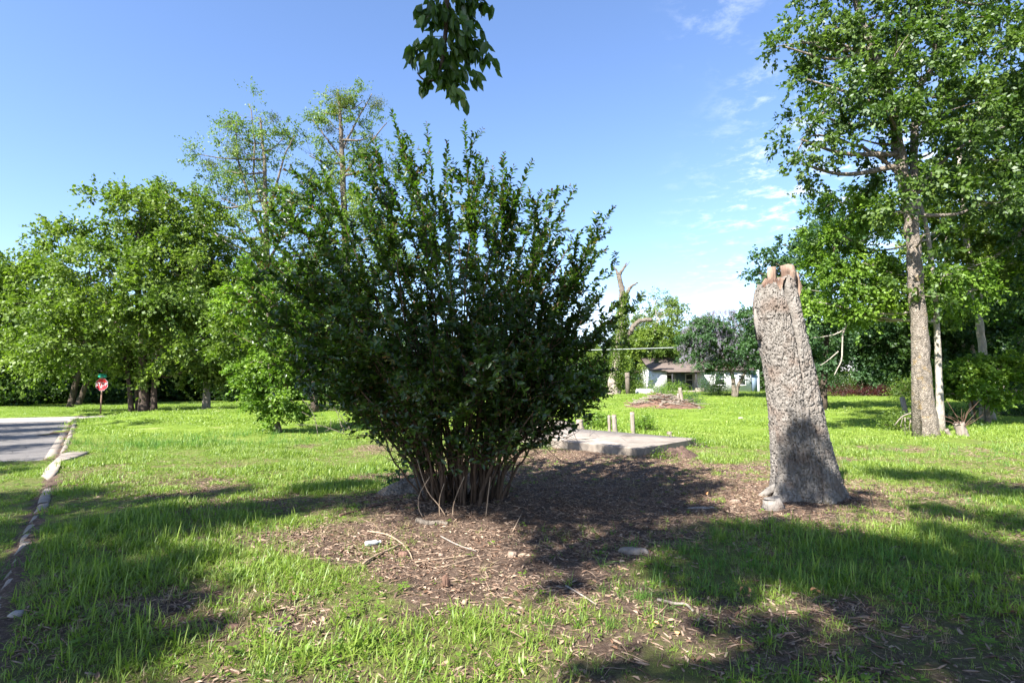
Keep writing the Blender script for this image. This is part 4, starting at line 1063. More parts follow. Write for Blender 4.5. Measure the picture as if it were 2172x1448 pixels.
def house():
    D = 60; k = D / FPX; y0 = D; y1 = D + 7
    X = lambda px: (px - 1086) * k
    z0 = float(height(X(1500), D)) - .1
    x0, x1 = X(1383), X(1592)
    root = empty('white_house', ((x0 + x1) / 2, y0, z0), 'small white house with dark porch and brown roof beyond the lawn', 'house')
    H = 2.45; R0 = root.location
    b = MB()
    xp0, xp1 = X(1414), X(1480)       # recessed porch
    b.box(((x0 + xp0) / 2, (y0 + y1) / 2, z0 + H / 2), (xp0 - x0, y1 - y0, H)); b.box(((xp1 + x1) / 2, (y0 + y1) / 2, z0 + H / 2), (x1 - xp1, y1 - y0, H)); b.build('wall', M['white_paint'], root)
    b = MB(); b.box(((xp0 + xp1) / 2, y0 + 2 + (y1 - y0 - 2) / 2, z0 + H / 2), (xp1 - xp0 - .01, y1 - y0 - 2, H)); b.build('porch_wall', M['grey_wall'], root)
    gable_roof(root, x0, x1, y0, y1, z0 + H + .02, z0 + H + 1.35, M['roof_brown'])
    for x in (x0 + .02, x1 - .02):
        b = MB(); b.add([[x, y0, z0 + H], [x, y1, z0 + H], [x, (y0 + y1) / 2, z0 + H + 1.3]], None, [[0, 1, 2]]); b.v[-1] = np.vstack([b.v[-1], b.v[-1] + [.06, 0, 0]]); b.t = [np.array([[0, 1, 2], [3, 5, 4]])]; b.tm = [np.zeros(2)]; b.n = 6; b.build('gable', M['white_paint'], root)
    b = MB(); b.box(((xp0 + xp1) / 2, y0 - .7, z0 + H - .1), (xp1 - xp0 + .6, 2.0, .12), rx=R(8)); b.build('porch_roof', M['roof_brown'], root)
    for x in (xp0 + .15, xp1 - .7): box_part('porch_post', M['dark_trim'], root, (x, y0 - 1.5, z0 + 1.1), (.12, .12, 2.2))
    box_part('porch_floor', M['concrete_slab'], root, ((xp0 + xp1) / 2, y0 + .2, z0 + .15), (xp1 - xp0 - .02, 3.4, .3))
    dr = box_part('door', M['blue_grey_paint'], root, (X(1455), y0 + 1.96, z0 + 1.3), (.95, .08, 2.0)); 
    b = MB(); b.box((X(1455) + .38, y0 + 1.89, z0 + 1.25), (.06, .06, .12)); h_ = b.build('handle', M['sign_white'], root); 
    h_.parent = dr; h_.location = (0, 0, 0)
    window(root, X(1474), y0 + 1.98, z0 + 1.45, .85, 1.25, M['sign_white']); window(root, X(1432), y0 + 1.98, z0 + 1.45, .8, 1.1, M['sign_white'])
    window(root, X(1526), y0 - .02, z0 + 1.5, 1.0, 1.3, M['sign_white']); window(root, X(1572), y0 - .02, z0 + 1.4, .8, 1.1, M['sign_white'])
    b = MB(); b.box((X(1474), y0 - 1.6, z0 + .3), (1.0, .5, .5)); b.build('porch_step', M['concrete_slab'], root)
    # lean-to at the right with a blue door
    xa, xb = x1 + .02, X(1612)
    b = MB(); yb = y0 + 3.5; v = [[xa, y0 + .3, z0], [xb, y0 + .3, z0], [xb, yb, z0], [xa, yb, z0], [xa, y0 + .3, z0 + 2.05], [xb, y0 + .3, z0 + 2.5], [xb, yb, z0 + 2.5], [xa, yb, z0 + 2.05]]
    b.add(v, [[0, 1, 5, 4], [1, 2, 6, 5], [2, 3, 7, 6], [3, 0, 4, 7], [4, 5, 6, 7]]); b.build('side_room', M['white_paint'], root)
    box_part('side_door', M['blue_grey_paint'], root, (X(1601), y0 + .26, z0 + 1.15), (.55, .06, 1.95))
    # white steps leaning object left of house
    c = onground(1366, 57); r = empty('propane_tank', c, 'white rounded tank lying beside the left wall of the white house', 'tank'); b = MB()
    b.tube([c + [-.9, 0, .55], c + [-.8, 0, .55], c + [.8, 0, .55], c + [.9, 0, .55]], [.2, .42, .42, .2], 14); b.build('tank_body', M['white_paint'], r, smooth=True)
    for s_ in (-.5, .5): box_part('foot', M['grey_wall'], r, c + [s_, 0, .08], (.12, .5, .2))
house()
def far_houses():
    # grey-roofed house on the right behind the red bushes
    D = 72; k = D / FPX; X = lambda px: (px - 1086) * k; x0, x1 = X(1735), X(1905); z0 = float(height(X(1800), D)) - .1
    root = empty('grey_roofed_house', ((x0 + x1) / 2, D, z0), 'beige house with pale grey roof and white chimney behind the red bushes', 'house')
    b = MB(); b.box(((x0 + x1) / 2, D + 4, z0 + 1.25), (x1 - x0, 8, 2.5)); b.build('wall', M['beige_wall'], root)
    gable_roof(root, x0, x1, D, D + 8, z0 + 2.52, z0 + 4.4, M['roof_grey'])
    for px in (1760, 1800, 1860): window(root, X(px), D - .02, z0 + 1.4, 1.1, 1.2, M['sign_white'])
    b = MB(); v0 = [X(1822), D - 1.2, z0]; b.box((X(1822), D + .5, z0 + 3.3), (.8, .7, 3.4)); b.build('chimney', M['white_paint'], root)
    # white house glimpsed at the left
    D = 78; k = D / FPX; x0, x1 = X(1) * 0 + (615 - 1086) * k, (735 - 1086) * k; z0 = float(height(x0, D)) - .1
    root = empty('far_white_house', ((x0 + x1) / 2, D, z0), 'distant white house glimpsed under the trees left of the shrub', 'house')
    b = MB(); b.box(((x0 + x1) / 2, D + 3, z0 + 1.3), (x1 - x0, 6, 2.6)); b.build('wall', M['white_paint'], root)
    gable_roof(root, x0, x1, D, D + 6, z0 + 2.62, z0 + 4.0, M['roof_grey'])
    for px in (650, 700): window(root, (px - 1086) * k, D - .02, z0 + 1.5, 1.2, 1.2, M['dark_trim'])
    D = 44; k = D / FPX; x0, x1 = (2130 - 1086) * k, (2230 - 1086) * k; z0 = float(height(x0, D)) - .1
    root = empty('beige_garage', ((x0 + x1) / 2, D, z0), 'beige garage with dark opening at the far right edge', 'garage')
    b = MB(); b.box((x0 + .2, D + 3, z0 + 1.2), (.4, 6, 2.4)); b.box((x1 - .2, D + 3, z0 + 1.2), (.4, 6, 2.4)); b.box(((x0 + x1) / 2, D + 5.9, z0 + 1.2), (x1 - x0 - .82, .2, 2.4)); b.build('wall', M['beige_wall'], root)
    gable_roof(root, x0, x1, D, D + 6, z0 + 2.42, z0 + 3.4, M['roof_brown'])
    b = MB(); c = onground(2128, 38); b.tube([c, c + [0, 0, 1.25]], .11, 8); o = b.build('blue_post', M['light_blue'], origin=c); tag(o, 'light blue post behind the low leafy tree at right', 'post')
far_houses()

def car(name, label, px, D, rz, mat, L=4.4, pickup=False):
    c = onground(px, D); root = empty(name, c, label, 'car'); root.rotation_euler = (0, 0, rz)
    def part(nm, b, m, sm=False):
        o = b.build(nm, m, None, smooth=sm); o.parent = root; return o
    h = L / 2; W = .85
    prof = [(-h, .35), (-h, .72), (-h + .15, .85), (-h + 1.0, .92), (-h + 1.55, 1.38), (-h + 2.9, 1.42), (-h + 3.6, .98), (h - .25, .86), (h, .7), (h, .35)]
    b = MB(); n = len(prof); v = [[x, y * (W if z < 1.1 else W * .82), z] for y in (-1, 1) for x, z in prof]
    b.add(v, [[i, i + 1, n + i + 1, n + i] for i in range(n - 1)] + [[n - 1, 0, n, 2 * n - 1]], [[0, i + 1, i] for i in range(1, n - 1)] + [[n, n + i, n + i + 1] for i in range(1, n - 1)])
    part('body', b, mat)
    for s in (-1, 1):
        b = MB(); pr = [(-h + 1.15, .95), (-h + 1.62, 1.32), (-h + 2.85, 1.35), (-h + 3.4, .98)]; v = [[x, s * (W * (.99 if z < 1.1 else .86) + .004), z] for x, z in pr]; v += [[p[0], p[1] - s * .02, p[2]] for p in v]
        b.add(v, [[0, 1, 2, 3], [4, 7, 6, 5]]); part('side_window', b, M['glass'])
        for x in (-h + .85, h - .85):
            b = MB(); b.tube([[x, s * .66, .32], [x, s * .87, .32]], .32, 16); wh = part('wheel', b, M['tyre'])
            b = MB(); b.tube([[x, s * .868, .32], [x, s * .885, .32]], .18, 12); r = b.build('rim', M['sign_white'], None); r.parent = wh
    for s in (-1, 1):
        b = MB(); b.box((h - .02, s * .6, .68), (.08, .3, .14)); part('headlight', b, M['sign_white'])
    return root
car('parked_car', 'dark blue car parked far off, seen past the multi-trunk tree', 388, 72, 0.2, M['car_blue'])
car('parked_car', 'blue car parked before the distant white house', 633, 73, 0.1, M['car_blue'])
car('parked_car', 'red car partly hidden beyond the dark red bushes', 1905, 60, 0.25, M['car_red'], 4.6)

# ------------------------------------------------------------------ utility pole and cable
def utility():
    D = 55; c = onground(767, D); root = empty('utility_pole', c, 'dark red-brown utility pole seen through the left of the shrub', 'pole')
    b = MB(); top = P(767, 690, D); b.tube([c, c * .5 + top * .5, top], [.2, .17, .15], 10); b.build('pole', M['pole_brown'], root, smooth=True)
    box_part('meter_box', M['white_paint'], root, c + [-.28, -.1, 1.5], (.3, .2, .7)); box_part('meter_box', M['grey_wall'], root, c + [.2, -.2, 4.0], (.3, .2, .8))
    box_part('crossarm', M['pole_brown'], root, top + [0, -.2, -.4], (1.8, .12, .12))
    for s in (-.7, .7): b = MB(); b.tube([top + [s, -.2, -.34], top + [s, -.2, -.16]], .05, 8); b.build('insulator', M['sign_white'], root)
    pa = P(-300, 712, 52); pb = P(767, 742, 54.8); pc = P(1480, 735, 52); pd = P(1800, 700, 60)
    b = MB()
    for a, e, s in ((pa, pb, .5), (pb, pc, .25), (pc, pd, .2)):
        t = np.linspace(0, 1, 24)[:, None]; c_ = a * (1 - t) + e * t; c_[:, 2] -= (4 * t * (1 - t))[:, 0] * s; b.tube(c_, .028, 5)
    o = b.build('overhead_cable', M['cable'], origin=pb); tag(o, 'pale overhead cable crossing the scene above the far lawn', 'cable')
utility()

# ------------------------------------------------------------------ stop sign
def stop_sign():
    c = G(212, 880); D = c[1]; k = D / FPX
    root = empty('stop_sign', c, 'red octagonal stop sign on a rusty post at the street corner', 'sign')
    zc = P(212, 815, D)[2]; r = 13.2 * k
    b = MB(); b.box((c[0], c[1] + .03, (c[2] + zc + r * 1.15) / 2 - .05), (.07, .04, zc + r * 1.15 - c[2] + .1)); b.build('post', M['post_rust'], root)
    def octo(rad, y0, y1, m, nm):
        b = MB(); n = 8; a = [R(22.5 + 45 * i) for i in range(8)]
        v = [[c[0] + rad * math.cos(q), y, zc + rad * math.sin(q)] for y in (y0, y1) for q in a]
        b.add(v, [[i, (i + 1) % n, n + (i + 1) % n, n + i] for i in range(n)], [[0, i, i + 1] for i in range(1, 7)] + [[8, 8 + i + 1, 8 + i] for i in range(1, 7)]); return b.build(nm, m, root)
    octo(r * 1.05, c[1] - .006, c[1], M['sign_faded'], 'border'); octo(r * .98, c[1] - .016, c[1] - .009, M['sign_red'], 'sign_face')
    cu = bpy.data.curves.new('stop_text', 'FONT'); cu.body = 'STOP'; cu.size = r * .80; cu.align_x = 'CENTER'; cu.align_y = 'CENTER'; cu.extrude = .002; cu.offset = r * .006; cu.space_character = 1.0
    tmp = bpy.data.objects.new('tmp_text', cu); COL.objects.link(tmp); bpy.context.view_layer.update()
    me = bpy.data.meshes.new_from_object(tmp.evaluated_get(bpy.context.evaluated_depsgraph_get())); bpy.data.objects.remove(tmp)
    me.materials.clear(); me.materials.append(M['sign_faded'])
    o = bpy.data.objects.new('lettering', me); link(o, root); o.location = (0, -.024, zc - c[2]); o.rotation_euler = (R(90), 0, 0)
    for i, (rz, dz) in enumerate(((0.15, .07), (1.25, .18))):
        b = MB(); b.box((c[0], c[1] + .02, zc + r * 1.08 + dz), (.5, .012, .08), rz); b.build('street_name_blade', M['sign_green'], root)
stop_sign()

# ------------------------------------------------------------------ the slab, round well rim, posts, piles
def slab():
    z = max(float(height(*SL_F)), 0) ; top = z + .18
    poly = [SL_F, SL_R, SL_B, SL_L]
    b = MB(); n = 36
    def edge(a, c): return [a + (c - a) * t for t in np.linspace(0, 1, n, endpoint=False)]
    ring = np.array(edge(SL_F, SL_R) + edge(SL_R, SL_B) + edge(SL_B, SL_L) + edge(SL_L, SL_F)); ctr = ring.mean(0)
    ring = ring + (ring - ctr) * (fbm(ring[:, 0] * 3, ring[:, 1] * 3, 0, 3, 9) * .0015)[:, None]
    m = len(ring); ins = ctr + (ring - ctr) * .993
    V = np.vstack([np.c_[ring, np.full(m, top - .42)], np.c_[ring, np.full(m, top - .02)], np.c_[ins, np.full(m, top)], [[*ctr, top]]])
    i = np.arange(m); j = (i + 1) % m
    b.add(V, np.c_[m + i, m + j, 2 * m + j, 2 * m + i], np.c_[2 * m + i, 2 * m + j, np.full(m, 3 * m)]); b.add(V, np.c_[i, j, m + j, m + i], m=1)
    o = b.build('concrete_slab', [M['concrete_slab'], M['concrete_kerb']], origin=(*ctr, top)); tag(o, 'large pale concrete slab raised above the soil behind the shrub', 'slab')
    # round rim
    c = np.array([1.45, 20.9, 0.0]); c[2] = float(height(c[0], c[1])); root = empty('round_concrete_rim', c, 'round raised concrete well cover at the back left of the slab', 'well')
    b = MB(); a = np.linspace(0, 2 * math.pi, 48, endpoint=False); pr = [(.84, -.1), (.84, .36), (.81, .4), (.0, .42)]
    v = [[c[0] + r * math.cos(q), c[1] + r * math.sin(q), c[2] + z_] for r, z_ in pr for q in a]; i = np.arange(48); j = (i + 1) % 48
    b.add(v, np.vstack([np.c_[i + 48 * s, j + 48 * s, j + 48 * (s + 1), i + 48 * (s + 1)] for s in range(3)])); b.build('rim', M['concrete_slab'], root)
    return top
SLAB_TOP = slab()
def posts():
    def log(name, label, px, py_top, D, wpx, lean=0.0, cat='post', rough=.08, grp=None):
        k = D / FPX; c = onground(px, D); tp = P(px + lean, py_top, D); root = empty(name, c, label, cat, grp)
        n = 9; t = np.linspace(0, 1, n)[:, None]; b = MB(); b.tube((c - [0, 0, .05]) * (1 - t) + tp * t, wpx * k / 2 * (1 + .25 * np.exp(-t[:, 0] * 8)), 10, jit=rough); b.build('wood', M['wood_grey'], root)
        b = MB(); b.tube([tp, tp + [0, 0, .02]], [wpx * k / 2 * .85, wpx * k / 2 * .75], 10); b.build('cut_top', M['wood_raw'], root)
    g = 'short wooden posts behind the slab'
    log('wooden_post', 'tallest round wooden post standing alone behind the slab', 1340, 874, 20.3, 9, 1, grp=g)
    log('wooden_post', 'thicker of two broken posts in the bright shrub', 1303, 880, 20.5, 10, -1, rough=.15, grp=g)
    log('wooden_post', 'thinner of two broken posts in the bright shrub', 1291, 881, 20.6, 6, 1, rough=.15, grp=g)
    log('stump', 'low split stump between the round rim and the bright shrub', 1229, 890, 21.3, 16, 0, 'stump', .12)
    log('stump', 'tiny cut stub on the grass near the slab right corner', 1419, 916, 18.5, 10, 0, 'stump', .1)
    log('stump', 'low cut stump with red twigs right of the maple trunk', 2033, 896, 19.4, 20, 0, 'stump', .08)
    log('stump', 'small pale stump close against the maple root', 2006, 910, 19.3, 8, 0, 'stump', .12)
    log('wooden_stake', 'tallest leaning stake in the brush pile', 1447, 822, 36, 7, -5, 'stake', .15, 'stakes in the brush pile')
    log('wooden_stake', 'middle blunt stake in the brush pile', 1438, 834, 36, 5, 0, 'stake', .15, 'stakes in the brush pile')
    log('wooden_stake', 'short pale stake left of the other stakes', 1431, 846, 36, 4, 1, 'stake', .15, 'stakes in the brush pile')
    log('wooden_stake', 'low stub at the right end of the brush pile', 1482, 862, 35, 6, 0, 'stake', .15, 'stakes in the brush pile')
    c = onground(1918, 27); b = MB(); b.tube([c, P(1913, 842, 27)], .12, 8, jit=.1); o = b.build('leaning_post', M['wood_grey'], origin=c); tag(o, 'small leaning post left of the maple trunk', 'post')
    c = onground(2060, 26); b = MB(); b.tube([c, P(2055, 835, 26.0)], .09, 8, jit=.1); o = b.build('leaning_post', M['wood_red'], origin=c); tag(o, 'brown leaning post under the low leafy tree', 'post')
posts()
def piles():
    c = onground(1405, 36.5); root = empty('brush_pile', c, 'pile of cut branches and reddish bark mulch on the far lawn', 'brush pile')
    b = MB(); n = 26; u = np.linspace(-1, 1, n); X_, Y_ = np.meshgrid(u, u); r = np.sqrt(X_ ** 2 + Y_ ** 2)
    Z = .5 * np.clip(1 - r ** 1.6, -.15, 1) * (1 + .3 * fbm(X_ * 3, Y_ * 3, 0, 3, 2)); px_, py_ = c[0] + X_ * 2.6, c[1] + Y_ * 1.3
    i = np.arange(n - 1)[:, None] * n; j = np.arange(n - 1)[None]
    b.add(np.stack([px_, py_, c[2] + Z], -1).reshape(-1, 3), np.stack([i + j, i + j + 1, i + n + j + 1, i + n + j], -1).reshape(-1, 4)); b.build('mulch_mound', M['wood_red'], root)
    for s in range(130):
        a = RNG.uniform(0, 6.28); r = RNG.uniform(0, 1); p = c + [math.cos(a) * r * 2.3, math.sin(a) * r * 1.0 - .3, .75 * (1 - r ** 1.5) + .05]; L = RNG.uniform(.5, 1.7); th = RNG.normal(0, .5)
        d = np.array([math.cos(th), RNG.normal(0, .4), RNG.normal(-.1, .22)]); b = MB(); q = [p - d * L / 2, p + RNG.normal(0, .06, 3), p + d * L / 2]
        for e in q: e[2] = max(e[2], float(height(e[0], e[1])) + .02)
        b.tube(catmull(q, 6), np.linspace(.028, .010, 6), 5); b.build('branch', M['wood_grey'] if s % 3 else M['wood_red'], root)
    for px, D, w, h, lab in ((1432, 13.4, .7, .26, 'mound of reddish soil at the front right corner of the slab'), (878, 8.7, .62, .2, 'grey rounded root hump behind the left stems of the shrub')):
        c = onground(px, D); m = MB(); n = 22; u = np.linspace(-1, 1, n); X_, Y_ = np.meshgrid(u, u); r = np.sqrt(X_ ** 2 + Y_ ** 2)
        Z = h * np.clip(1 - r ** 1.5, -.2, 1) * (1 + .25 * fbm(X_ * 4, Y_ * 4, 0, 3, 6)); i = np.arange(n - 1)[:, None] * n; j = np.arange(n - 1)[None]
        m.add(np.stack([c[0] + X_ * w * .8, c[1] + Y_ * w * .6, c[2] + Z], -1).reshape(-1, 3), np.stack([i + j, i + j + 1, i + n + j + 1, i + n + j], -1).reshape(-1, 4))
        o = m.build('soil_mound' if 'soil' in lab else 'root_hump', M['soil_red'] if 'soil' in lab else M['bark_mid'], smooth=True, origin=c); tag(o, lab, 'mound' if 'soil' in lab else 'root')
piles()

# ------------------------------------------------------------------ the bark-plated snag in the foreground
def plated_snag():
    D = 8.35; k = D / FPX
    rows = [(1062, 1618, 1772), (1040, 1622, 1774), (1000, 1625, 1768), (940, 1625, 1755), (860, 1622, 1741), (780, 1616, 1728), (700, 1603, 1713), (650, 1598, 1705), (610, 1604, 1696), (588, 1608, 1690)]
    c0 = P((1618 + 1772) / 2, 1060, D); base = np.array([c0[0], c0[1], float(height(c0[0], c0[1]))])
    root = empty('dead_tree', base, 'tall leaning dead tree trunk with plated grey bark and a splintered top', 'tree trunk')
    zs = np.array([P(0, r[0], D)[2] for r in rows]); zs[0] = base[2] - .1; cxs = np.array([((r[1] + r[2]) / 2 - 1086) * k for r in rows]); rs = np.array([(r[2] - r[1]) / 2 * k for r in rows]) * .88
    nz, na = 400, 330
    z = np.linspace(zs[0], zs[-1], nz); cx_ = np.interp(z, zs, cxs); rr = np.interp(z, zs, rs)
    A = np.linspace(0, 2 * math.pi, na, endpoint=False); Z, AA = np.meshgrid(z, A, indexing='ij'); CX, RR = cx_[:, None], rr[:, None]
    # root flare lobes
    fl = np.exp(-(Z - base[2]) / .22); RR = RR * (1 + fl * (.08 + .11 * np.cos(AA * 5 + .8) + .08 * np.cos(AA * 3 + 2)) + .03 * np.cos(AA * 3 + Z * .4) + .02 * np.cos(AA * 7))
    # bark plates: cellular pattern in (arc length, height)
    U = AA * .4; ncell_u = 50; cu = AA / (2 * math.pi) * ncell_u; cv = Z / .125
    cu = cu + .55 * fbm(np.cos(AA) * 7, np.sin(AA) * 7, Z * 9, 3, 50); cv = cv + .9 * fbm(np.cos(AA) * 8, np.sin(AA) * 8, Z * 10, 3, 60)
    iu, iv = np.floor(cu), np.floor(cv); f1 = np.full(cu.shape, 9.0); f2 = np.full(cu.shape, 9.0); hid = np.zeros(cu.shape)
    for du in (-1, 0, 1):
        for dv in (-1, 0, 1):
            a, b_ = (iu + du), iv + dv; am = np.mod(a, ncell_u)
            px_, py_ = a + .15 + .7 * _hash(am, b_, 0 * am, 1), b_ + .15 + .7 * _hash(am, b_, 0 * am, 2); d = np.hypot(cu - px_, (cv - py_))
            hh = _hash(am, b_, 0 * am, 3); lt = d < f1; f2 = np.where(lt, f1, np.minimum(f2, d)); hid = np.where(lt, hh, hid); f1 = np.where(lt, d, f1)
    edge = f2 - f1; plate = sstep(edge, 0.03, 0.24)
    disp = -0.027 * (1 - plate) + .016 * (hid - .5) + .008 * fbm(np.cos(AA) * 17, np.sin(AA) * 17, Z * 7, 4, 70, .65)
    # vertical furrows
    fur = np.abs(fbm(np.cos(AA) * 9, np.sin(AA) * 9, Z * 1.3, 3, 80)); disp = disp - .022 * (1 - sstep(fur, 0, .15))
    # the long crack on the camera side
    xa = CX + RR * np.cos(AA); front = np.sin(AA) < .1
    crk_x = np.interp(z, [P(0, y, D)[2] for y in (1060, 1010, 940, 900, 830, 780, 760, 700, 650, 608, 588)], [(x - 1086) * k for x in (1697, 1700, 1706, 1700, 1680, 1676, 1674, 1671, 1664, 1656, 1655)])[:, None]
    wdt = .012 + .026 * sstep(Z, P(0, 800, D)[2], P(0, 640, D)[2]); cr = np.exp(-((xa - crk_x) / wdt) ** 2) * front
    dep = .05 + .20 * sstep(Z, P(0, 830, D)[2], P(0, 680, D)[2]); disp = disp - dep * cr
    crk2 = np.interp(z, [P(0, y, D)[2] for y in (920, 880, 830)], [(x - 1086) * k for x in (1731, 1727, 1718)])[:, None]; disp = disp - .05 * np.exp(-((xa - crk2) / .010) ** 2) * front * sstep(Z, P(0, 930, D)[2], P(0, 910, D)[2]) * (1 - sstep(Z, P(0, 850, D)[2], P(0, 820, D)[2]))
    R2 = RR + disp
    X_ = CX + R2 * np.cos(AA); Y_ = base[1] + .0 + R2 * np.sin(AA) + 0 * Z
    # ragged top: left side lower
    top = zs[-1]; lim = top - .10 * sstep(-np.cos(AA), -.2, .9) + .09 * fbm(np.cos(AA) * 3.5, np.sin(AA) * 3.5, 0, 4, 90) - .05 - .16 * np.exp(-((AA - 4.55) / .16) ** 2); Zc = np.minimum(Z, lim)
    V = np.stack([X_, Y_, Zc], -1).reshape(-1, 3); i = np.arange(nz - 1)[:, None] * na; j = np.arange(na)[None]; j2 = (j + 1) % na
    b = MB(); b.add(V, np.stack([i + j, i + j2, i + na + j2, i + na + j], -1).reshape(-1, 4)); b.build('bark', M['bark_snag'], root, smooth=True)
    b = MB(); cc = np.array([cxs[-1], base[1], top - .2]); ring = np.stack([cc[0] + (rs[-1] * .93) * np.cos(A), base[1] + rs[-1] * .93 * np.sin(A), lim[-1] - .015 + 0 * A], -1)
    mid = np.stack([cc[0] + rs[-1] * .55 * np.cos(A), base[1] + rs[-1] * .55 * np.sin(A), np.full(na, top - .06) + .05 * fbm(np.cos(A) * 6, np.sin(A) * 6, 0, 3, 12)], -1); i = np.arange(na); j = (i + 1) % na
    b.add(np.vstack([ring, mid, [cc + [0, 0, .02]]]), np.c_[i, j, na + j, na + i], np.c_[na + i, na + j, np.full(na, 2 * na)]); b.build('broken_wood', M['wood_raw'], root)
    def prong(p, w, dpt, lab=None):
        b = MB(); n = 8
        for s_ in range(len(p) - 1):
            pass
        pts = [P(x, y, D + dd) for x, y, dd in p]; t = len(pts); v = []
        for q, (x, y, dd) in zip(pts, p):
            for a in range(n):
                an = a / n * 6.283 + .4; e = 1 + .18 * RNG.normal(); v.append(q + np.array([math.cos(an) * w * k * e, math.sin(an) * dpt * e, RNG.normal() * .006]))
        qd = [[s_ * n + a, s_ * n + (a + 1) % n, (s_ + 1) * n + (a + 1) % n, (s_ + 1) * n + a] for s_ in range(t - 1) for a in range(n)]
        v.append(pts[-1] + [0, 0, .01]); b.add(v, qd, [[(t - 1) * n + a, (t - 1) * n + (a + 1) % n, t * n] for a in range(n)]); return b.build('splinter', M['wood_raw'], root)
    prong([(1640, 640, .05), (1639, 600, .05), (1638, 583, .06), (1637, 567, .06)], 10, .05); prong([(1672, 640, -.12), (1671, 600, -.12), (1671, 580, -.1), (1671, 563, -.1)], 13, .07)
    prong([(1684, 650, .0), (1690, 610, .0), (1688, 592, .0), (1684, 580, .02)], 8, .09)
    prong([(1655, 650, -.1), (1652, 610, -.08), (1656, 600, -.05), (1655, 590, -.02)], 8, .08)
    b = MB(); b.tube([P(1612, 720, D - .02), P(1604, 680, D), P(1601, 655, D)], [.05, .035, .012], 9, jit=.2); b.build('bark_flake', M['bark_snag'], root)
    for ang, L, r in ((2.9, .3, .07), (-.35, .42, .07)):
        d = np.array([math.cos(ang), math.sin(ang), 0]); p0 = base + d * .25 + [0, 0, .12]; p1 = base + d * (.3 + L * .35) + [0, 0, .03]; p2 = base + d * (.3 + L * .7); p3 = base + d * (.3 + L)
        p2[2] = float(height(p2[0], p2[1])) + .0; p3[2] = float(height(p3[0], p3[1])) - .06
        b = MB(); b.tube(catmull([p0, p1, p2, p3], 10), np.linspace(r, r * .4, 10), 9, jit=.1); b.build('root', M['bark_snag'], root, smooth=True)
    # low cut stub beside it
    c = G(1640, 1078); r2 = empty('stump', c, 'low bleached cut stump at the left foot of the dead trunk', 'stump'); b = MB(); b.tube([c - [0, 0, .05], c + [0, 0, .06], c + [-.02, 0, .13]], [.17, .12, .11], 14, jit=.07); b.build('bark', M['bark_snag'], r2)
    b = MB(); b.tube([c + [-.02, 0, .128], c + [-.02, 0, .137]], [.105, .09], 14); b.build('cut_face', M['bark_snag'], r2)
plated_snag()

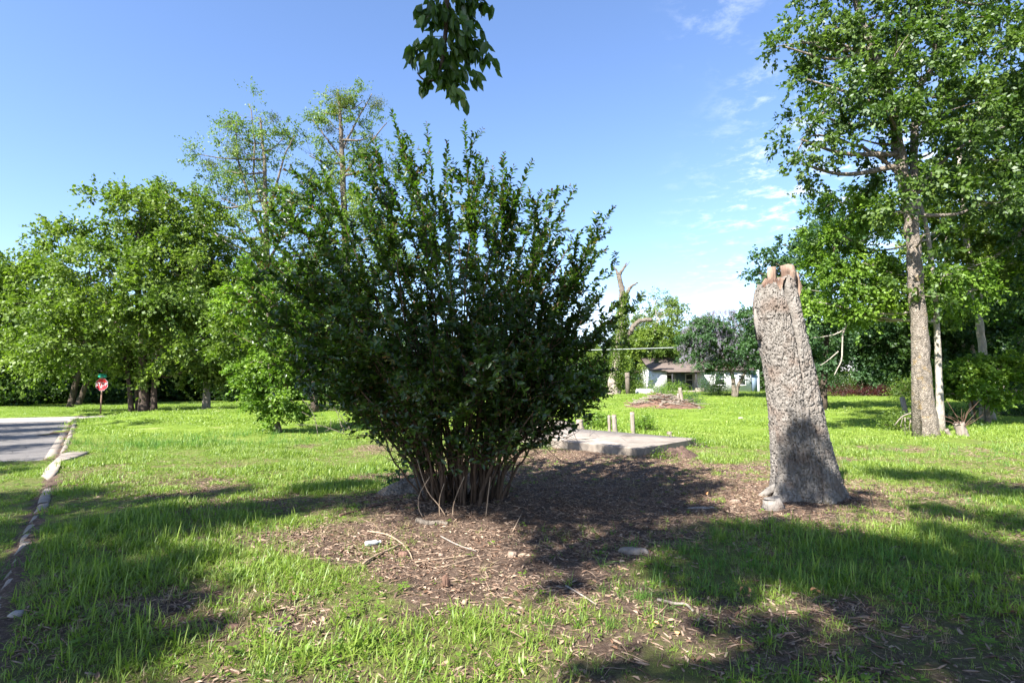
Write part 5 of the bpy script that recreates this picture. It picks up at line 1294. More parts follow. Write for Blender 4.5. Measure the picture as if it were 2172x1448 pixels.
# ------------------------------------------------------------------ crape myrtle
def leaf_mesh(name, L, w, mat):
    b = MB(); leaves6(b, np.zeros((1, 3)), np.array([[0, 0, 1.]]), np.array([[1., 0, 0]]), [L], [w]); o = b.build(name, mat, smooth=False); COL.objects.unlink(o); me = o.data; bpy.data.objects.remove(o); return me
def frame_matrix(pos, axis, nrm):
    ax = axis / np.linalg.norm(axis); sd = np.cross(nrm, ax); sd /= np.linalg.norm(sd) + 1e-9; nr = np.cross(ax, sd)
    m = Matrix(((ax[0], sd[0], nr[0], pos[0]), (ax[1], sd[1], nr[1], pos[1]), (ax[2], sd[2], nr[2], pos[2]), (0, 0, 0, 1))); return m
def myrtle():
    D0 = 7.75; k = D0 / FPX; base = np.array([(985 - 1086) * k, D0, 0.0]); base[2] = float(height(base[0], base[1]))
    root = empty('crape_myrtle', base, 'large dark-leaved multi-stemmed shrub in the centre of the lawn', 'shrub')
    tips = [(830, 232, 0), (905, 258, .2), (985, 252, -.2), (948, 300, .5), (1070, 322, 0), (1130, 340, .2), (1045, 350, -.5), (1185, 395, -.2), (1222, 392, .2), (1305, 436, 0), (1288, 524, .1), (1240, 480, -.4), (1285, 608, 0), (1296, 680, .3),
            (1270, 760, -.2), (1245, 835, .2), (1200, 850, -.6), (1135, 885, .1), (615, 350, 0), (660, 375, .4), (790, 290, .2), (745, 385, -.4), (800, 350, .5), (700, 430, .8), (590, 440, -.3), (550, 490, .3), (505, 545, 0), (480, 610, .2), (490, 660, -.4), (530, 720, 0),
            (575, 770, .3), (700, 800, .2), (860, 330, -.6), (1010, 320, .8), (1100, 400, .9), (870, 400, 1.0), (960, 380, -1.0), (1160, 460, -.9), (780, 460, -1.0), (690, 520, -.9), (1060, 470, -1.3), (900, 480, -1.4), (620, 620, -.9), (1200, 600, -.9), (1110, 580, -1.5), (980, 560, -1.7), (800, 600, -1.6), (700, 680, -1.2), (1150, 720, -1.3), (900, 660, -1.8),
            (500, 500, -.3), (470, 560, .6), (485, 700, .7), (540, 640, -.8), (530, 440, .2), (570, 400, .5), (600, 500, -1.0), (680, 350, -.2), (640, 440, .9), (760, 340, -.5), (700, 600, -1.6), (760, 700, -1.7), (1230, 800, -.2), (1180, 790, -1.1), (1260, 620, -.8), (1250, 560, .8), (1010, 700, -1.9), (815, 900, -.2), (842, 965, -.3), (870, 930, .3), (900, 880, -1.0), (1100, 880, -.9), (1000, 850, -1.1), (1280, 480, .3), (1300, 740, .1), (1285, 800, -.2), (1310, 640, -.1), (1265, 700, -.6), (1290, 570, .4), (1250, 820, .4), (1150, 400, .1), (560, 560, 1.2), (660, 560, 1.7), (780, 420, 1.6), (900, 350, 1.5), (1000, 400, 1.9), (1120, 470, 1.7), (1220, 560, 1.3), (1200, 700, 1.4), (600, 700, 1.3), (1000, 520, 2.2), (830, 540, 2.2), (1040, 640, -1.7), (1230, 660, -.8), (1225, 770, -.9), (620, 720, -.8)]
    tw = MB(); fol = MB(); singles = []
    def stem(p0, p3, r0, bend):
        hor = p3 - p0; up = hor[2]; L = np.linalg.norm(hor)
        p1 = p0 + np.array([hor[0] * .18, hor[1] * .18, up * .33]) + RNG.normal(0, .06, 3); p2 = p0 + np.array([hor[0] * .52, hor[1] * .52, up * .68]) + RNG.normal(0, .09, 3)
        n = 18; c = catmull([p0, p1, p2, p3], n); ph = RNG.uniform(0, 6.28, 2); u = np.linspace(0, 1, n); c[:, 0] += .05 * np.sin(u * 7 + ph[0]) * np.sin(u * math.pi); c[:, 1] += .05 * np.sin(u * 6 + ph[1]) * np.sin(u * math.pi); c[2:-1] += RNG.normal(0, .010, (n - 3, 3)); return c
    shoots = []
    for i, (x, y, dd) in enumerate(tips):
        p3 = P(x, y, D0 + dd * .95); a = math.atan2(p3[1] - base[1], p3[0] - base[0]); rr = RNG.uniform(.1, .46)
        p0 = base + [math.cos(a) * rr * .95 + RNG.normal() * .1, math.sin(a) * rr * .6 + RNG.normal() * .1, 0]; p0[2] = float(height(p0[0], p0[1])) - .03
        c = stem(p0, p3, .02, 0); n = len(c); r0 = RNG.uniform(.012, .026)
        b = MB(); b.tube(c, np.linspace(r0, .003, n), 7); b.build('stem', M['bark_myrtle'], root, smooth=True)
        outer = i < 36
        shoots.append((c[-8:], .9, outer))
        low = (y > 780)
        m = int(RNG.integers(11, 16))
        for s_ in range(m):
            t = (RNG.uniform(.22 if not low else .4, .82 if (outer and i < 12) else .97)) ** .85; j = min(int(t * (n - 1)), n - 2); q = c[j]
            out = (q - base) * [1, 1, .25]; out /= np.linalg.norm(out) + 1e-6
            d = out * RNG.uniform(.1, .9) + rand_dirs(1)[0] * (.55 if i < 14 else .95) + [0, 0, .75 if i < 14 else .3]; d /= np.linalg.norm(d); L = RNG.uniform(.3, .8) * (1.15 - .4 * t)
            e = q + d * L + [0, 0, RNG.uniform(-.05, .12)]; mid = (q + e) / 2 + RNG.normal(0, .03, 3) - [0, 0, .03]; sc = catmull([q, mid, e], 8); shoots.append((sc, 1.0, outer and t > .8))
            tw.tube(sc, np.linspace(.006, .0018, 8), 4, cap=False)
            for _ in range(2):
                jj = RNG.integers(2, 7); q2 = sc[jj]; d2 = d * .5 + rand_dirs(1)[0] * .8 + [0, 0, .25]; d2 /= np.linalg.norm(d2); e2 = q2 + d2 * RNG.uniform(.14, .36); s2 = catmull([q2, (q2 + e2) / 2 + RNG.normal(0, .015, 3), e2], 5); shoots.append((s2, 1.0, False)); tw.tube(s2, np.linspace(.003, .0014, 5), 3, cap=False)
    # extra bare canes at the base
    for q in range(18):
        a = RNG.uniform(0, 6.28); p0 = base + [math.cos(a) * RNG.uniform(.05, .5), math.sin(a) * RNG.uniform(.1, .4), 0]; p0[2] = float(height(p0[0], p0[1])) - .03
        p3 = base + [math.cos(a) * RNG.uniform(.6, 1.7), math.sin(a) * RNG.uniform(.4, 1.2), RNG.uniform(2.0, 3.6)]; c = stem(p0, p3, .02, 0); b = MB(); b.tube(c, np.linspace(RNG.uniform(.014, .03), .005, len(c)), 7); b.build('stem', M['bark_myrtle'], root, smooth=True)
    for pl in ([(885, 975), (905, 1040), (930, 1080), (946, 1116)], [(912, 1010), (890, 1048), (888, 1080), (897, 1102)], [(985, 1010), (970, 1045), (962, 1070), (960, 1092)], [(942, 1025), (933, 1055), (932, 1085), (934, 1100)], [(1040, 1010), (1035, 1050), (1031, 1080)]):
        c = catmull([P(x, y, 7.0) for x, y in pl], 12); g = c[-1]; c[:, 2] += 0; c = c + 0; zt = float(height(g[0], g[1])); c[:, 2] -= (g[2] - zt) * np.linspace(0, 1, 12) ** 2
        b = MB(); b.tube(c, np.linspace(.005, .008, 12), 6); b.build('dead_sprout', M['twig'], root, smooth=True)
    pos, ax, nr, Ls, tipflag, priority = [], [], [], [], [], []
    for c, dens, outer in shoots:
        seg = np.diff(c, axis=0); sl_ = np.linalg.norm(seg, axis=1); cum = np.concatenate([[0], np.cumsum(sl_)]); tot = cum[-1]
        st = .03 if outer else .034; s = RNG.uniform(0, .03); side = 1
        while s < tot:
            j = min(np.searchsorted(cum, s, side='right') - 1, len(seg) - 1); f = (s - cum[j]) / (sl_[j] + 1e-9); p = c[j] + seg[j] * f; tan = seg[j] / (sl_[j] + 1e-9)
            h = np.cross(tan, rand_dirs(1)[0]); h /= np.linalg.norm(h) + 1e-9
            if abs(h[2]) > .5: h[2] *= .5
            for sg in (1, -1):
                if RNG.random() < .12: continue
                d = h * sg * .85 + tan * RNG.uniform(.35, .8) + RNG.normal(0, .18, 3); pos.append(p); ax.append(d); nn = np.cross(d, np.cross(tan, d)) if False else tan * .7 + np.array([0, 0, .6]) + RNG.normal(0, .3, 3); nr.append(nn)
                rem = (tot - s) / max(tot, .01); Ls.append(RNG.uniform(.06, .10) * (.55 + .45 * min(1, (tot - s) / .12))); tipflag.append((tot - s) < .07 and RNG.random() < .6); priority.append(outer and (tot - s) < .55)
            s += st * RNG.uniform(.8, 1.25)
    pos, ax, nr, Ls = map(np.array, (pos, ax, nr, Ls)); tipflag = np.array(tipflag); priority = np.array(priority)
    zz_ = pos[:, 2] - height(pos[:, 0], pos[:, 1]); ok = (zz_ > .45 + .5 * np.maximum(0, np.abs(pos[:, 0] - base[0]) - .45)) & (RNG.random(len(pos)) < .25 + .75 * sstep(zz_, .6, 1.7)); pos, ax, nr, Ls, tipflag, priority = pos[ok], ax[ok], nr[ok], Ls[ok], tipflag[ok], priority[ok]
    # the leaves that stand out against the sky are parts of their own
    py_ = np.array([pix(p)[1] for p in pos]); cand = np.where(priority & ~tipflag)[0]; cand = cand[np.argsort(py_[cand])][:900]; sel = RNG.permutation(cand)[:290]; rest = np.ones(len(pos), bool); rest[sel] = False
    me = leaf_mesh('leaf', .062, .034, M['leaf_myrtle'])
    for i in sel:
        o = bpy.data.objects.new('leaf', me); o.parent = root; COL.objects.link(o); m_ = frame_matrix(pos[i] - base, ax[i], nr[i]); o.matrix_local = m_ @ Matrix.Scale(Ls[i] / .062, 4)
    g = rest & ~tipflag; leaves6(fol, pos[g], nr[g], ax[g], Ls[g], Ls[g] * RNG.uniform(.45, .62, g.sum())); g = rest & tipflag
    leaves6(fol, pos[g], nr[g], ax[g], Ls[g] * .8, Ls[g] * .4, m=1)
    f = fol.build('foliage', [M['leaf_myrtle'], M['leaf_myrtle_tip']], root); f['kind'] = 'stuff'
    tag(tw.build('twigs', M['bark_myrtle'], root), kind='stuff')
    print('myrtle leaves', len(pos))
myrtle()
def heart_vine():
    c = G(850, 1035); root = empty('heart_leaved_vine', c, 'low plant with broad heart-shaped leaves at the left foot of the shrub', 'plant'); st = MB()
    for i in range(34):
        a = RNG.uniform(0, 6.28); r = RNG.uniform(.05, .45); p = c + [math.cos(a) * r, math.sin(a) * r * .5, RNG.uniform(.05, .3)]; st.tube(catmull([c + RNG.normal(0, .05, 3) * [1, 1, 0], (c + p) / 2 + [0, 0, .08], p], 5), .003, 4, cap=False)
        s = RNG.uniform(.05, .10); b = MB(); d = rand_dirs(1)[0] * [1, 1, .3] + [0, -.2, -.15]; d /= np.linalg.norm(d); sd = np.cross([0, 0, 1.], d); sd /= np.linalg.norm(sd); u = np.cross(d, sd)
        v = [p, p - d * .25 * s + sd * .38 * s, p + d * .25 * s + sd * .52 * s + u * .08 * s, p + d * .7 * s + sd * .3 * s, p + d * 1.05 * s - u * .08 * s, p + d * .7 * s - sd * .3 * s, p + d * .25 * s - sd * .52 * s + u * .08 * s, p - d * .25 * s - sd * .38 * s]
        b.add(v, [[0, 1, 2, 3], [0, 3, 4, 5], [0, 5, 6, 7]]); b.build('leaf', M['leaf_vine'], root)
    st.build('stem', M['leaf_vine'], root)
heart_vine()

# ------------------------------------------------------------------ right-hand trees
make_tree('maple_tree', 'big maple with thick pale trunk and spreading green crown at the right', 'tree', None, 19.3,
    [([(1968, 924), (1962, 860), (1956, 790), (1950, 700), (1942, 600), (1938, 520), (1924, 430), (1908, 330), (1890, 230), (1862, 130), (1830, 50), (1800, -60)], 19.5, 6), ([(1912, 350, 0), (1940, 260, .3), (1975, 150, .6), (2000, 40, 1), (2030, -80, 1.5)], 9, 4)],
    [(1760, 60, 100, 45), (1700, 90, 60, 30), (1860, 40, 120, 60), (1740, 250, 80, 50), (1700, 300, 55, 45, -.5), (1810, 200, 90, 55, -.6), (1980, 60, 120, 70), (1830, 300, 60, 35), (1700, 350, 50, 25), (1950, 190, 110, 70), (2080, 120, 110, 80), (1990, 320, 110, 60, .5),
     (1800, -60, 140, 60), (2000, -80, 160, 70), (1780, 140, 90, 40, 1), (2090, 260, 90, 60, 1), (1880, 240, 60, 60, -1.2), (1900, 120, 80, 60, -1.2), (2140, 0, 90, 70, 1.5), (1660, 100, 30, 20), (1900, 360, 50, 28, -.4), (1710, 170, 35, 25), (1945, 610, 55, 26, -.8), (1920, 450, 50, 24, -.8), (1975, 390, 60, 35, -.8), (1960, 500, 45, 25, -.8), (2080, 430, 90, 50, .8), (2120, 200, 80, 60, .5), (1980, 250, 80, 50, -.8)],
    0.14, 47000, M['leaf_maple'], M['bark_maple'], sub_r=0.55, shell=0.25, sub_n=470, flat=0.8, droop=0.35,
    extra=[([(1915, 380), (1860, 330), (1790, 300), (1720, 290), (1670, 350)], 5, 1.2), ([(1898, 250), (1830, 210), (1760, 230), (1700, 290)], 4, 1), ([(1880, 160), (1800, 100), (1720, 90), (1640, 100)], 4, 1), ([(1925, 430), (1990, 350), (2060, 300), (2130, 270)], 5, 1.5)])
make_tree('drooping_tree', 'bright green drooping boughs and dead bare twigs behind the maple trunk', 'tree', None, 20.6,
    [([(1996, 905), (1990, 760), (1980, 600), (1965, 480), (1940, 400)], 7, 3)],
    [(1800, 600, 90, 30), (1900, 600, 110, 35), (1780, 500, 80, 35), (1860, 450, 80, 40), (1830, 560, 90, 30), (1720, 640, 50, 22), (2000, 590, 100, 35), (2060, 620, 55, 25), (1850, 650, 100, 28), (1770, 430, 50, 30), (1740, 560, 45, 25), (1930, 640, 70, 25), (1800, 660, 60, 20)],
    0.12, 27000, M['leaf_bright'], M['bark_pale'], sub_r=0.42, shell=0.2, sub_n=300, flat=0.6, droop=0.55, twig=.5,
    extra=[([(1950, 560), (1880, 440), (1820, 440), (1780, 480), (1740, 530)], 2.4, .8), ([(1930, 680), (1870, 680), (1820, 670), (1790, 700), (1785, 760), (1770, 795)], 3, 1), ([(1790, 700), (1760, 712), (1722, 716)], 1.6, .6), ([(1778, 745), (1755, 765), (1740, 775)], 1.3, .5)])
make_tree('bluish_tree', 'blue-green airy tree rising directly behind the dead trunk', 'tree', None, 34,
    [([(1745, 858), (1750, 760), (1760, 640), (1770, 520)], 7, 3)],
    [(1640, 560, 50, 35), (1660, 520, 40, 20), (1720, 560, 60, 50), (1790, 430, 60, 35), (1830, 400, 50, 22), (1760, 500, 70, 50), (1700, 640, 70, 50), (1780, 600, 80, 50), (1610, 580, 22, 18), (1640, 660, 60, 40), (1740, 710, 80, 40), (1830, 480, 60, 40), (1820, 680, 70, 40), (1730, 770, 60, 25), (1640, 720, 40, 40), (1600, 665, 22, 22)],
    0.17, 34000, M['leaf_blue'], M['bark_dark'], sub_r=0.65, shell=0.25, sub_n=230, flat=0.55)
make_tree('pale_forked_tree', 'slim pale-barked tree with a forked trunk at the right edge', 'tree', None, 27,
    [([(2098, 868), (2088, 780), (2078, 690), (2066, 600), (2052, 520), (2040, 430), (2035, 330)], 9, 4), ([(2064, 606), (2080, 580), (2110, 545), (2158, 504), (2200, 440)], 4.5, 3)],
    [(2040, 420, 90, 60), (2110, 360, 90, 70), (2000, 480, 70, 50), (2130, 470, 80, 50), (2050, 520, 60, 30), (2160, 420, 60, 60), (2090, 280, 100, 60), (2160, 560, 60, 40), (1990, 400, 50, 50), (2150, 640, 50, 40), (2020, 640, 45, 40), (2000, 560, 45, 40), (2150, 200, 70, 60), (2040, 350, 80, 50, 2), (1960, 500, 40, 40, 2)],
    0.15, 48000, M['leaf_left'], M['bark_pale'], sub_r=0.6, shell=0.3, sub_n=280)
make_tree('backing_tree', 'dark tree with a leaning brown trunk behind the pale forked tree', 'tree', None, 34,
    [([(2075, 850), (2060, 740), (2050, 680), (2010, 560), (2000, 460)], 7, 4), ([(2140, 850, 2), (2160, 700, 2), (2170, 560, 2)], 10, 6)],
    [(2100, 640, 90, 60), (2000, 640, 80, 60), (2160, 700, 70, 70), (2040, 720, 80, 45), (2120, 780, 70, 35), (1970, 730, 60, 50), (2180, 600, 60, 60), (2060, 560, 90, 50), (1900, 740, 60, 40), (1960, 790, 60, 25), (1900, 690, 70, 40), (2100, 500, 90, 50)],
    0.21, 40000, M['leaf_dark'], M['bark_mid'], sub_r=0.9, shell=0.35)
make_tree('low_leafy_tree', 'low spreading leafy tree under the pale forked trunk', 'tree', None, 25,
    [([(2095, 872), (2090, 830), (2085, 800)], 5, 3), ([(2065, 872), (2050, 830), (2030, 800)], 3, 2)],
    [(2020, 780, 40, 20), (2070, 790, 50, 25), (2130, 775, 50, 20), (2170, 785, 40, 20), (2040, 815, 40, 20), (2100, 760, 40, 15), (2150, 840, 45, 18), (2020, 835, 30, 15), (2090, 830, 45, 20), (2190, 760, 40, 20)],
    0.12, 20000, M['leaf_bright'], M['bark_mid'], sub_r=0.4, shell=0.3, sub_n=130)
make_tree('right_edge_tree', 'dark-leaved tree filling the right edge above the low shrub', 'tree', None, 23,
    [([(2260, 890), (2255, 700), (2240, 500), (2230, 300)], 14, 8)],
    [(2190, 80, 60, 60), (2200, 300, 70, 80), (2170, 640, 50, 60), (2210, 500, 70, 90), (2230, 180, 70, 80), (2220, 680, 70, 80), (2250, 400, 90, 120)],
    0.16, 18000, M['leaf_dark'], M['bark_dark'], sub_r=0.6, shell=0.3)

# ------------------------------------------------------------------ the tree overhead: trunk behind the camera, boughs that shade the foreground
def overhead():
    tp = np.array([-3.2, -9.5, 0.0]); tp[2] = float(height(tp[0], tp[1]))
    root = empty('overhead_tree', tp, 'overhanging tree whose leafy branch tip hangs at the top centre against the sky', 'tree')
    path = catmull([tp - [0, 0, .1], tp + [.1, .1, 2.5], tp + [.1, .4, 5], tp + [-.1, .9, 7.5], tp + [-.3, 1.6, 9.5]], 22); b = MB(); b.tube(path, np.linspace(.42, .18, 22), 14, jit=.03); b.build('trunk', M['bark_mid'], root, smooth=True)
    T = []
    def g(px, py, r, h=0.0, zc=8.5, n=1.0):
        q = G(px, py) if h == 0 else None
        T.append((q, r * 1.18, zc, n))
    def w(x, y, z, r, zc=8.5, n=1.0): T.append((np.array([x, y, z]), r, zc, n))
    # shade on the left lawn
    for px, py, r in ((-40, 1060, .6), (60, 1072, .5), (170, 1075, .55), (270, 1095, .55), (370, 1100, .5), (450, 1085, .5), (540, 1080, .45), (620, 1065, .4), (690, 1035, .4), (760, 1030, .35), (470, 1045, .4), (330, 1060, .35),
                      (40, 1180, .42), (130, 1210, .4), (210, 1180, .38), (300, 1215, .35), (390, 1190, .25), (60, 1290, .35), (160, 1290, .32), (280, 1300, .3), (390, 1275, .22), (200, 1390, .24), (90, 1400, .28), (330, 1360, .18), (20, 1120, .45), (440, 1330, .15), (110, 1120, .4), (230, 1130, .35), (400, 1125, .35), (520, 1100, .35), (600, 1090, .3), (150, 1050, .45), (-10, 1200, .4), (90, 1240, .34), (230, 1235, .3), (340, 1245, .25), (120, 1340, .28), (240, 1330, .24), (50, 1360, .28), (150, 1430, .2), (-60, 1150, .5), (-20, 1230, .4), (10, 1340, .3), (-60, 1300, .4), (30, 1420, .25)):
        g(px, py, r)
    # shade over the right foreground
    for px, py, r in ((1905, 1008, .5), (2010, 1012, .45), (2120, 1040, .6), (1990, 1085, .35), (2160, 1110, .4), (1500, 1130, .4), (1600, 1150, .4), (1700, 1140, .42), (1790, 1160, .42), (1880, 1175, .4), (1530, 1215, .32), (1640, 1215, .3), (1750, 1225, .34), (1860, 1235, .32), (1950, 1180, .35), (2050, 1200, .35), (2150, 1200, .4),
                      (1420, 1150, .35), (1170, 1140, .32), (1190, 1190, .25), (1210, 1240, .2), (1290, 1170, .3), (1350, 1130, .35), (1960, 1290, .25), (2080, 1290, .25), (2160, 1330, .25), (1880, 1320, .2), (1560, 1270, .18), (1600, 1330, .16), (1650, 1380, .18), (1760, 1400, .2), (1880, 1420, .2), (2010, 1400, .2), (1350, 1420, .13), (1270, 1430, .12), (1700, 1440, .15), (2130, 1420, .2), (1480, 1250, .2),
        (1550, 1180, .34), (2000, 1130, .28), (2100, 1160, .32), (1700, 1185, .34), (1850, 1200, .34), (1930, 1240, .26), (2030, 1250, .26), (2120, 1250, .28), (1780, 1280, .2), (1620, 1420, .18), (1550, 1435, .16), (1450, 1425, .12), (1950, 1370, .2), (2080, 1350, .2), (1840, 1370, .18), (2160, 1390, .22),
        (1240, 1170, .24), (1130, 1095, .3), (1200, 1100, .32), (1300, 1095, .34), (1400, 1085, .36), (1480, 1080, .3), (1500, 1030, .3), (1640, 1110, .22), (1420, 1210, .2), (1700, 1330, .12), (1500, 1330, .1)):
        g(px, py, r)
    # shade over the shrub and the foot of the dead trunk
    for x in np.linspace(-3.2, 1.3, 8):
        for z in (.3, .9, 1.6, 2.3, 3.0):
            if z > 2.8 and x > -.6: continue
            if z < .5 and abs(x + .5) > 1.1: continue
            w(x + RNG.normal() * .15, 7.2, z, .5 if z > .5 else .4, 9.0, .75)
    for x, z, r in ((4.0, .55, .3), (4.5, .25, .3), (4.1, 1.0, .2), (4.75, .8, .22), (3.95, .1, .3), (4.7, .0, .3)): w(x, 8.0, z, r, 9.0, .9)
    for x_, y_, r_ in ((2.4, 13.9, .4), (1.6, 15.0, .4), (2.95, 13.1, .4), (.8, 16.0, .25), (3.6, 13.8, .25)): w(x_, y_, .1, r_, 9.0, .9)
    tries = 0; extra = 0  # unseen leaf clusters added to block sky light over the foreground
    while extra < 130 and tries < 6000:
        tries += 1; cz = RNG.uniform(8, 12); cc = np.array([RNG.uniform(-7, 9), RNG.uniform(-11, 6), cz]); gr = cc - S * (cz / S[2]); px, py, f = pix(cc)
        if f > .3 and -150 < px < 2320 and py > -150: continue
        if gr[1] > 1.6 and abs(gr[0]) < gr[1] * .95 + 1.6: continue
        T.append((gr, .95, cz, .751)); extra += 1
    lb, tb = MB(), MB(); hid = 0; C = []
    for q, r, zc, nn in T:
        zz = zc + RNG.uniform(-1.0, 1.2); c = q + S * ((zz - q[2]) / S[2]); px, py, f = pix(c)
        if f > 0.3 and -80 < px < 2250 and py > -90: hid += 1; zz += 3; c = q + S * ((zz - q[2]) / S[2])
        C.append(c)
        m = 460 if nn == .751 else int(nn * 1100 * r * r / .36) + 20; p = RNG.normal(size=(m, 3)) * r * .48
        p[:, :] += 0; nrm = rand_dirs(m, .3); L = (.27 if nn == .751 else .115) * RNG.uniform(.7, 1.3, m); leaves(lb, c + p, nrm, rand_dirs(m), L, L * .6)
    C = np.array(C); print('shade clusters moved', hid)
    # main boughs: group clusters by nearest of several bough ends
    ends = C[RNG.choice(len(C), 12, replace=False)]
    for _ in range(6):
        lab = np.argmin(((C[:, None] - ends[None]) ** 2).sum(-1), 1); ends = np.array([C[lab == i].mean(0) if (lab == i).any() else ends[i] for i in range(12)])
    for i in range(12):
        st = path[12 + i % 9]; e = ends[i]; mid = (st + e) / 2 + [0, 0, .6]; bough = catmull([st, mid, e], 14); b = MB(); b.tube(bough, np.linspace(.035, .012, 14), 8); b.build('bough', M['bark_mid'], root, smooth=True)
        for c in C[lab == i]:
            j = int(np.argmin(np.linalg.norm(bough - c, axis=1))); j = max(3, j - 2); tb.tube(catmull([bough[j], (bough[j] + c) / 2 + RNG.normal(0, .08, 3), c], 6), np.linspace(.014, .005, 6), 4, cap=False)
    tag(tb.build('twigs', M['bark_mid'], root), kind='stuff'); f = lb.build('foliage', M['leaf_overhead'], root); f['kind'] = 'stuff'
    # the branch that hangs into view
    D = 2.9; k = D / FPX; high = P(948, -420, D)
    br = catmull([ends[np.argmin(np.linalg.norm(ends - high, axis=1))], high + [0, 0, .5], P(950, -150, D), P(948, 0, D), P(945, 70, D), P(937, 130, D), P(930, 160, D), P(915, 172, D), P(897, 168, D), P(885, 155, D)], 60)
    b = MB(); b.tube(br, np.concatenate([np.linspace(.022, .008, 40), np.linspace(.008, .003, 20)]), 8); b.build('hanging_branch', M['bark_dark'], root, smooth=True)
    mes = [leaf_mesh('leaf', .088, w_, M['leaf_hang']) for w_ in (.034, .040, .046)]; fl = MB()
    anchors = [(892, 40, -.03), (905, 20, 0), (880, 95, 0), (900, 110, 0), (915, 60, .1), (930, 90, -.1), (960, 40, 0), (975, 20, .1), (1000, 15, 0), (1020, 10, 0), (1045, 15, 0), (1020, 60, .05), (985, 75, -.05), (965, 110, 0), (1000, 115, 0), (1030, 120, 0), (1050, 125, 0), (955, 150, 0), (975, 170, 0), (920, 150, .05), (940, 165, 0), (905, 175, 0), (960, 190, -.05), (975, 205, 0), (1010, 160, 0), (885, 20, 0), (925, 15, -.1), (990, 45, -.1), (1010, 85, 0), (945, 120, .1), (985, 140, .1), (935, 40, .1), (910, 130, -.1), (870, 100, 0), (1035, 95, 0)]
    tw = MB(); nleaf = 0
    for x, y, dd in [anchors[i] for i in RNG.permutation(len(anchors))]:
        a = P(x, y, D + dd); j = int(np.argmin(np.linalg.norm(br - a, axis=1))); s = br[max(j - 2, 0)]; c = catmull([s, (s + a) / 2 + [0, 0, .02], a], 6); tw.tube(c, np.linspace(.003, .0013, 6), 4, cap=False)
        for q in range(13):
            p = c[RNG.integers(2, 6)] + RNG.normal(0, .012, 3) * [1, 1, 1]; out = (a - s); out[2] = 0; out /= np.linalg.norm(out) + 1e-6
            d = out * RNG.uniform(-.1, .5) + RNG.normal(0, .3, 3) + [0, 0, -1.0]; d /= np.linalg.norm(d); n_ = rand_dirs(1)[0] * [1, 1.4, .3]; m_ = frame_matrix(p - tp, d, n_)
            sc_ = RNG.uniform(.7, 1.15); nleaf += 1
            if nleaf > 295: leaves6(fl, p[None], n_[None], d[None], [.088 * sc_], [.04 * sc_]); continue
            o = bpy.data.objects.new('leaf', mes[RNG.integers(0, 3)]); COL.objects.link(o); o.parent = root; o.matrix_local = m_ @ Matrix.Scale(sc_, 4)
    tag(fl.build('inner_leaves', M['leaf_hang'], root), kind='stuff'); tag(tw.build('leaf_stalks', M['leaf_hang'], root), kind='stuff')
overhead()
def roadside():
    tp = np.array([-29.0, 11.0, 0.0]); tp[2] = float(height(tp[0], tp[1])); root = empty('roadside_tree', tp, 'tree standing left of the old road outside the view, shading the asphalt', 'tree')
    path = catmull([tp - [0, 0, .1], tp + [.5, .2, 4], tp + [1.2, .8, 8], tp + [2, 1.5, 11]], 16); b = MB(); b.tube(path, np.linspace(.4, .12, 16), 12, jit=.03); b.build('trunk', M['bark_mid'], root, smooth=True)
    lb, tb = MB(), MB()
    for px, py, r in ((10, 903, 1.3), (50, 901, 1.3), (95, 900, 1.2), (135, 898, .9), (20, 915, 1.4), (75, 912, 1.3), (120, 909, .9), (15, 930, 1.1), (60, 927, .9), (110, 922, .8), (30, 948, .8), (90, 943, .5), (-60, 905, 1.6), (-60, 930, 1.5), (-120, 915, 2), (20, 1000, .5), (-30, 985, 1.2), (-90, 960, 1.5), (180, 893, .8), (240, 897, .7), (300, 899, .6)):
        q = G(px, py); z = RNG.uniform(7, 11); c = q + S * ((z - q[2]) / S[2]); m = int(650 * r * r); p = RNG.normal(size=(m, 3)) * r * [.5, .5, .3]; L = .17 * RNG.uniform(.7, 1.3, m); leaves(lb, c + p, rand_dirs(m, .4), rand_dirs(m), L, L * .6)
        j = RNG.integers(5, 15); tb.tube(catmull([path[j], (path[j] + c) / 2 + RNG.normal(0, .3, 3), c], 8), np.linspace(.06, .012, 8), 5, cap=False)
    tag(tb.build('branches', M['bark_mid'], root), kind='stuff'); lb.build('crown', M['leaf_left'], root)
roadside()

